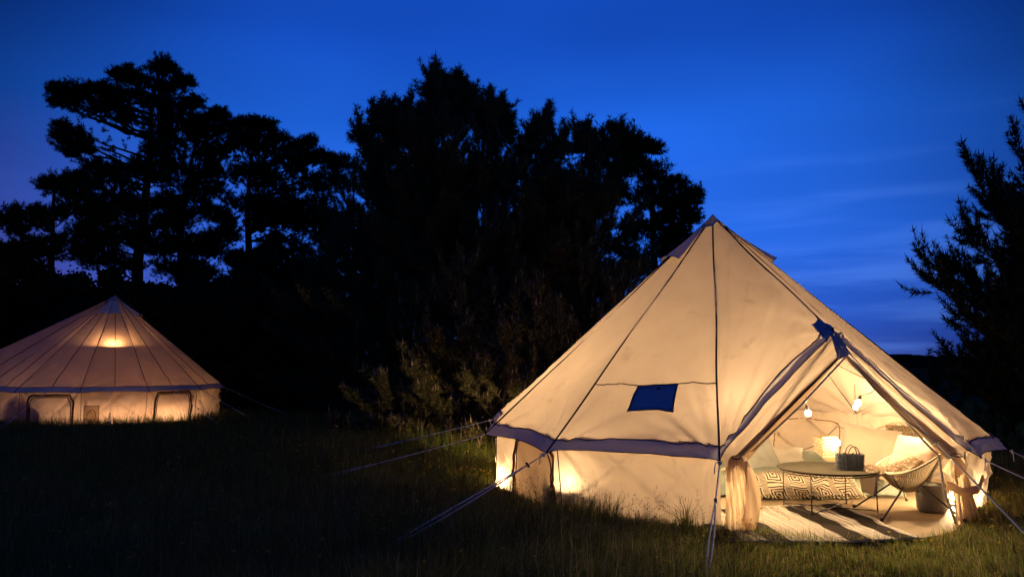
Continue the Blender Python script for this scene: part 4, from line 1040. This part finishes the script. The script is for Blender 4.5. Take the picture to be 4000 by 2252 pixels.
old_pine(T1([(1400, 1900), (1400, 1500)]), Z1([(1300, 1340, 80), (1420, 1290, 90), (1560, 1330, 90), (1680, 1250, 80), (1300, 1460, 110), (1480, 1460, 120), (1680, 1400, 110), (1500, 1180, 50), (1820, 1330, 90), (1830, 1480, 100)]+fill(8, 44, 1240, 2000, 1400, 1960, 75, 120)), 25.0, 'wide dark shrub between the two tents at the foot of the pines', 18, 'leafy_shrub', 2.0, True)
old_pine([(2560, 1700), (2560, 1100), (2540, 650)], [(2484, 580, 30), (2540, 590, 22), (2450, 660, 60), (2560, 690, 45), (2634, 735, 28), (2640, 790, 40), (2700, 770, 18), (2690, 800, 26), (2540, 780, 60), (2600, 870, 50), (2680, 860, 32), (2500, 900, 70), (2650, 930, 40), (2580, 980, 60), (2690, 980, 30), (2480, 1040, 60), (2620, 1080, 50)],
 21.5, 'rounded darker pine at the right end of the pine row beside the tent peak', 19, dens=1.2)
def T2(L): return [(1300+x*.828, 200+y*.828, r*.828) for x, y, r in L]
for i, (x, top, lab) in enumerate([
 (250, [(130, 395, 26), (165, 420, 40), (205, 345, 26), (240, 300, 26), (245, 350, 40), (290, 345, 24), (190, 480, 60), (270, 430, 55)], 'bushy pine at the left end of the young pine row'),
 (400, [(355, 290, 22), (355, 335, 40), (405, 330, 26), (430, 360, 30), (330, 400, 45), (410, 420, 55)], 'bushy pine second from the left in the young pine row'),
 (520, [(490, 150, 20), (455, 190, 20), (495, 200, 34), (525, 190, 20), (470, 260, 30), (540, 265, 36), (500, 320, 40), (600, 165, 20), (575, 180, 18), (600, 205, 34), (640, 225, 22), (585, 270, 40), (620, 310, 36), (560, 350, 50)], 'tallest bushy pine with twin tops in the middle of the row'),
 (740, [(690, 270, 24), (735, 260, 24), (690, 320, 40), (745, 310, 40), (800, 300, 20), (805, 350, 36), (820, 400, 30), (720, 390, 55)], 'bushy pine just right of the twin topped pine'),
 (960, [(885, 460, 24), (940, 420, 24), (985, 370, 22), (1000, 350, 16), (960, 450, 45), (1040, 470, 30), (1080, 455, 24), (900, 520, 50), (1030, 540, 55)], 'bushy pine right of the dip in the row'),
 (1220, [(1165, 440, 30), (1200, 390, 20), (1200, 430, 36), (1240, 440, 26), (1290, 470, 36), (1320, 420, 24), (1320, 460, 40), (1360, 420, 30), (1400, 470, 40), (1425, 475, 22), (1440, 530, 34), (1240, 520, 60), (1360, 540, 60)], 'wide bushy pine with blunt top near the tent peak')]):
    ymin = max(t[1] for t in top)
    old_pine([(1300+x*.828, 1640), (1300+x*.828, 1100), (1300+x*.828, 200+.828*(min(t[1] for t in top)+25))],
             T2([(a, b+22, c*.70) for a, b, c in top])+T2(fill(60+i, 7, x-120, x+120, ymin+110, 700, 20, 38))+T2(fill(80+i, 15, x-135, x+135, 650, 1420, 36, 62)), 20.5+.5*(i % 3), lab, 70+i, name='bushy_pine', dens=.8, nmat='needle', fingers=2)
for i, (px, yt, d, rad, lab, kw) in enumerate([
 (1499, 405, 20.5, 1.55, 'slim spire-topped young pine at the left of the young pine row', dict(low=.2)),
 (1706, 272, 19.2, 1.65, 'slim pine whose spire tops the whole pine row', {}),
 (1905, 374, 18.8, 1.5, 'slim young pine with a spire right of the twin topped pine', {}),
 (2128, 467, 18.8, 1.5, 'young pine with an open slanting top, right of the dip in the row', {}),
 (2294, 479, 18.8, 1.45, 'young pine with a single thin spire above the tent roof', {}),
 (1380, 640, 23.0, 1.8, 'thin dark young pine between the old pines and the young row', dict(low=.1)),
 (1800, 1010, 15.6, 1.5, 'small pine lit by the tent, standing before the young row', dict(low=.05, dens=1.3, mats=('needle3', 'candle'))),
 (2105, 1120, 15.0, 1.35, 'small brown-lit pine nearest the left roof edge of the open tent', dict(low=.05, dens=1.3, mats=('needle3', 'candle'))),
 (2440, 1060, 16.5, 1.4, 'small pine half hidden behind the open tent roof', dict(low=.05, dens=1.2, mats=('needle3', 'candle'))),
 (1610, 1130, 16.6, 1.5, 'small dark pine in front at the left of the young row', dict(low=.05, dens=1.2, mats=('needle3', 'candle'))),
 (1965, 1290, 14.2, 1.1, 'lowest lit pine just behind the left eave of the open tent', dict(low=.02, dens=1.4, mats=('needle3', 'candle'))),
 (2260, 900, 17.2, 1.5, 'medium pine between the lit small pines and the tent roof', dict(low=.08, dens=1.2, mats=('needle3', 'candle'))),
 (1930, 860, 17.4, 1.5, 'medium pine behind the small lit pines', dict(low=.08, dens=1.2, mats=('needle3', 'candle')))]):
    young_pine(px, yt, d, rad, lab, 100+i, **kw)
# pine at the right edge: long limbs reach in over the tent
def right_pine():
    d = 12.5; b = sight(4190, 1500, d); x = b[0]
    def tr(z): return (x-.03*z, d, z)
    tips = [((3705, 625, -.4), 2.9), ((3760, 660, .3), 3.1), ((3896, 510, .2), 3.6), ((3824, 760, -.3), 2.7), ((3850, 700, .5), 2.9), ((3985, 420, 0), 4.2), ((3524, 975, -.2), 1.7), ((3600, 1010, .4), 1.9), ((3555, 1070, -.5), 1.4), ((3660, 1000, .1), 2.1),
            ((3617, 1375, .2), .9), ((3690, 1200, -.4), 1.3), ((3720, 1120, .5), 1.6), ((3760, 900, .2), 2.4), ((3700, 850, -.6), 2.4), ((3900, 850, -.8), 2.5), ((3960, 640, .6), 3.4), ((3800, 1250, -.6), 1.2), ((3850, 1100, -.8), 1.7), ((3930, 960, -.9), 2.2), ((3700, 1330, .6), 1.0), ((3780, 1400, -.3), .8), ((3880, 1300, -.9), 1.0), ((3950, 1150, -1), 1.5), ((3980, 760, -.7), 2.9), ((4100, 700, -1.2), 3), ((4060, 560, .4), 3.8), ((3660, 1480, .4), .5), ((3760, 1520, 0), .5), ((3880, 1480, -.6), .6), ((3960, 1400, -1), .8),
            ((4500, 700, .2), 3.2), ((4600, 1000, .3), 2.2), ((4550, 1300, -.3), 1.1), ((4300, 1200, -1.2), 1.4), ((4400, 900, 1.2), 2.4)]
    L = [(tr(z), sight(px+60, py, d+dy*1.6), .30) for (px, py, dy), z in tips]
    young_pine(4190, 300, d, 2, 'tall pine at the right edge with long limbs reaching left', 300, low=.1, dens=.75, limbs=L, height=6.2, x=x, name='leaning_pine', nw=.018, nl=.12, mats=('needle2', 'needle2'))
    for i, (px, yt, dd, rad, lab) in enumerate([(3620, 1420, 15.5, 1.3, 'low dark pine behind the right slope of the tent roof'), (3850, 1440, 14.0, 1.3, 'low brown-lit pine under the leaning pine'), (4020, 1500, 12.6, 1.2, 'low pine at the right edge beside the rightmost guy rope')]):
        young_pine(px, yt, dd, rad, lab, 400+i, low=.02, dens=1.1, mats=('needle2', 'needle'))
right_pine()

# ------------------------------------------------------------------ meadow
def blades(n, xr, yr, hfun, w, seed, keep=None, lean=.45):
    r = np.random.default_rng(seed); y = r.uniform(*yr, n)
    x = (r.uniform(-1, 1, n))*(y*.72+.6) if xr is None else r.uniform(*xr, n)
    dn = np.minimum(np.hypot(x-2.776, y-10.311)-3.06, np.hypot(x+11.9, y-22.6)-3.08)
    door = ((x > 1.98) & (x < 4.55) & (y > 6.86+.40*(x-3.15)**2) & (y < 8))
    ok = (dn > .0) & ~door
    if keep is not None: ok &= r.random(n) < keep(x, y)
    x, y = x[ok], y[ok]; n = len(x); z = ground_z(x, y)
    h = hfun(x, y, r)*r.uniform(.5, 1.15, n)
    cl = vnoise(x*2.3, y*2.3, 5)*6.28*1.5; a = cl+r.normal(0, 1.0, n); ln = np.abs(r.normal(0, lean, n))*h
    B = np.stack([x, y, z-.01], -1); dv = np.stack([np.cos(a)*ln, np.sin(a)*ln, 0*a], -1); up = np.stack([0*h, 0*h, h], -1)
    t = r.uniform(0, PI, n); s = np.stack([np.cos(t), np.sin(t), 0*t], -1)*(w*r.uniform(.6, 1.2, n))[:, None]
    m1 = B+dv*.28+up*.55; tip = B+dv+up*np.maximum(.55, 1-.45*(ln/h))[:, None]
    V = np.stack([B-s, B+s, m1+s*.75, m1-s*.75, tip], 1).reshape(-1, 3); b = np.arange(n)[:, None]*5
    return V, np.concatenate([b+[0, 1, 2], b+[0, 2, 3], b+[3, 2, 4]]), tip, dv
def mown(x, y):
    """1 where the grass is short and dry: the trodden strip before the doorway"""
    e = (x-.9+.5*fbm(x*.8, y*.8, 12))/.9
    return np.clip(e, 0, 1)*np.clip((7.3+.10*x-y)/.9, 0, 1)
def height(x, y, r):
    tall = .22+.22*vnoise(x*.7, y*.7, 21)+.10*vnoise(x*2.5, y*2.5, 22)
    k = mown(x, y); dn = np.hypot(x-2.776, y-10.311)-3.06
    tall = tall*(.55+.45*np.clip(dn/1.6, 0, 1))
    df = np.hypot(x+11.9, y-22.6)-3.08; tall = tall*np.where(df < 3, .8, 1)
    return tall*(1-k)+(.07+.09*vnoise(x*3, y*3, 24))*k
def build_meadow():
    parts = []
    for n, yr, w, sd in ((115000, (4.6, 9.2), .0034, 1), (85000, (9.0, 14.5), .0055, 2), (75000, (14.3, 27), .010, 3)):
        V, F, _, _ = blades(n, None, yr, height, w, sd); parts.append((V, F, 0))
    # tussocks: blades that fan out from one root
    r = np.random.default_rng(77); n = 1500; y = r.uniform(4.9, 10.5, n); x = r.uniform(-1, 1, n)*(y*.72+.4)
    k = (mown(x, y) < .35) | (r.random(n) < .12); k &= np.hypot(x-2.776, y-10.311) > 3.25; k &= ~((x > 1.8) & (x < 4.7) & (y > 6.5))
    x, y = x[k], y[k]; m = 42; N = len(x)*m; a = r.uniform(0, 2*PI, N); rr = np.abs(r.normal(0, .035, N))
    bx = np.repeat(x, m)+rr*np.cos(a); by = np.repeat(y, m)+rr*np.sin(a); bz = ground_z(bx, by)
    h = np.repeat(r.uniform(.20, .46, len(x))*(1-.5*mown(x, y)), m)*r.uniform(.5, 1.1, N); ln = h*np.abs(r.normal(.45, .25, N))
    B = np.stack([bx, by, bz-.01], -1); dv = np.stack([np.cos(a)*ln, np.sin(a)*ln, 0*a], -1); up = np.stack([0*h, 0*h, h], -1)
    t = a+PI/2+r.normal(0, .4, N); sd = np.stack([np.cos(t), np.sin(t), 0*t], -1)*(.0036*r.uniform(.6, 1.3, N))[:, None]
    m1 = B+dv*.25+up*.6; tip = B+dv*1.15+up*np.clip(1.0-.35*(ln/h)**1.5, .3, 1)[:, None]
    V = np.stack([B-sd, B+sd, m1+sd*.8, m1-sd*.8, tip], 1).reshape(-1, 3); b = np.arange(N)[:, None]*5
    parts.append((V, np.concatenate([b+[0, 1, 2], b+[0, 2, 3], b+[3, 2, 4]]), 0))
    V, F, I = joinV(parts); o = link('grass', bigmesh('grass', V, F, M['grass'])); tag(o, 'long green meadow grass round the tents', kind='stuff')
    parts = []
    for n, yr, w, sd in ((95000, (4.6, 9.0), .0028, 11), (16000, (9.0, 15), .004, 12)):
        V, F, _, _ = blades(n, None, yr, lambda x, y, r: height(x, y, r)*(1.12-.2*mown(x, y)), w, sd, keep=lambda x, y: .45+.45*mown(x, y), lean=.7); parts.append((V, F, 0))
    V, F, I = joinV(parts); o = link('dry_grass', bigmesh('dry_grass', V, F, M['straw'])); tag(o, 'dry straw coloured grass mixed into the meadow', kind='stuff')
    # tall stalks with seed heads
    parts = []
    for n, yr, w, sd in ((3000, (4.8, 9.5), .0016, 31), (2600, (9.5, 20.5), .004, 32)):
        V, F, tip, dv = blades(n, None, yr, lambda x, y, r: height(x, y, r)*1.25+.16, w, sd, keep=lambda x, y: 1-.93*mown(x, y), lean=.25)
        parts.append((V, F, 0)); r = np.random.default_rng(sd)
        D = unit(dv+np.array([0, 0, .25])); m = len(tip); P = np.repeat(tip, 7, 0)-np.repeat(D, 7, 0)*r.uniform(0, .07, (m*7, 1)); rad = unit(r.normal(0, 1, P.shape)+np.array([0, 0, .8]))
        s = unit(np.cross(rad, r.normal(0, 1, P.shape)))*.0025*(1 if sd == 31 else 2)
        parts.append((np.stack([P-s, P+s, P+rad*.020], 1).reshape(-1, 3), np.arange(len(P)*3).reshape(-1, 3), 0))
    V, F, I = joinV(parts); o = link('seed_grass', bigmesh('seed_grass', V, F, M['seed'])); tag(o, 'tall grass stalks with dark seed heads', kind='stuff')
    # buttercups: stem and five petals
    parts = []; sparts = []
    for n, yr, sd in ((900, (4.8, 9.0), 41), (1500, (9.0, 15), 42)):
        dens = lambda x, y: np.clip(1.2*vnoise(x*.9, y*.9, 50)-.1, .05, 1)*np.where(y > 9, np.clip(1.3-np.abs(x+1)/3.5, .1, 1), 1)*(1-.6*mown(x, y))
        V, F, tip, dv = blades(n, None, yr, lambda x, y, r: height(x, y, r)*.95+.05, .0016, sd, keep=dens, lean=.2); sparts.append((V, F, 0))
        m = len(tip); r = np.random.default_rng(sd+5); ax = unit(np.array([0, 0, 1.])+r.normal(0, .35, (m, 3))); e1 = unit(np.cross(ax, [1, .2, 0])); e2 = np.cross(ax, e1); R = .014 if sd == 41 else .019
        for k in range(5):
            a = 2*PI*k/5; p = np.cos(a)*e1+np.sin(a)*e2; q = -np.sin(a)*e1+np.cos(a)*e2
            v = np.stack([tip, tip+p*R*.8+q*R*.45+ax*R*.5, tip+p*R*1.15+ax*R*.85, tip+p*R*.8-q*R*.45+ax*R*.5], 1).reshape(-1, 3); b = np.arange(m)[:, None]*4
            parts.append((v, np.concatenate([b+[0, 1, 2], b+[0, 2, 3]]), 0))
    V, F, I = joinV(parts); o = link('wildflowers', bigmesh('wildflowers', V, F, M['petal'])); tag(o, 'small yellow buttercups scattered through the grass', kind='stuff')
    V, F, I = joinV(sparts); link('flower_stems', bigmesh('flower_stems', V, F, M['grass']), o)['kind'] = 'stuff'
build_meadow()
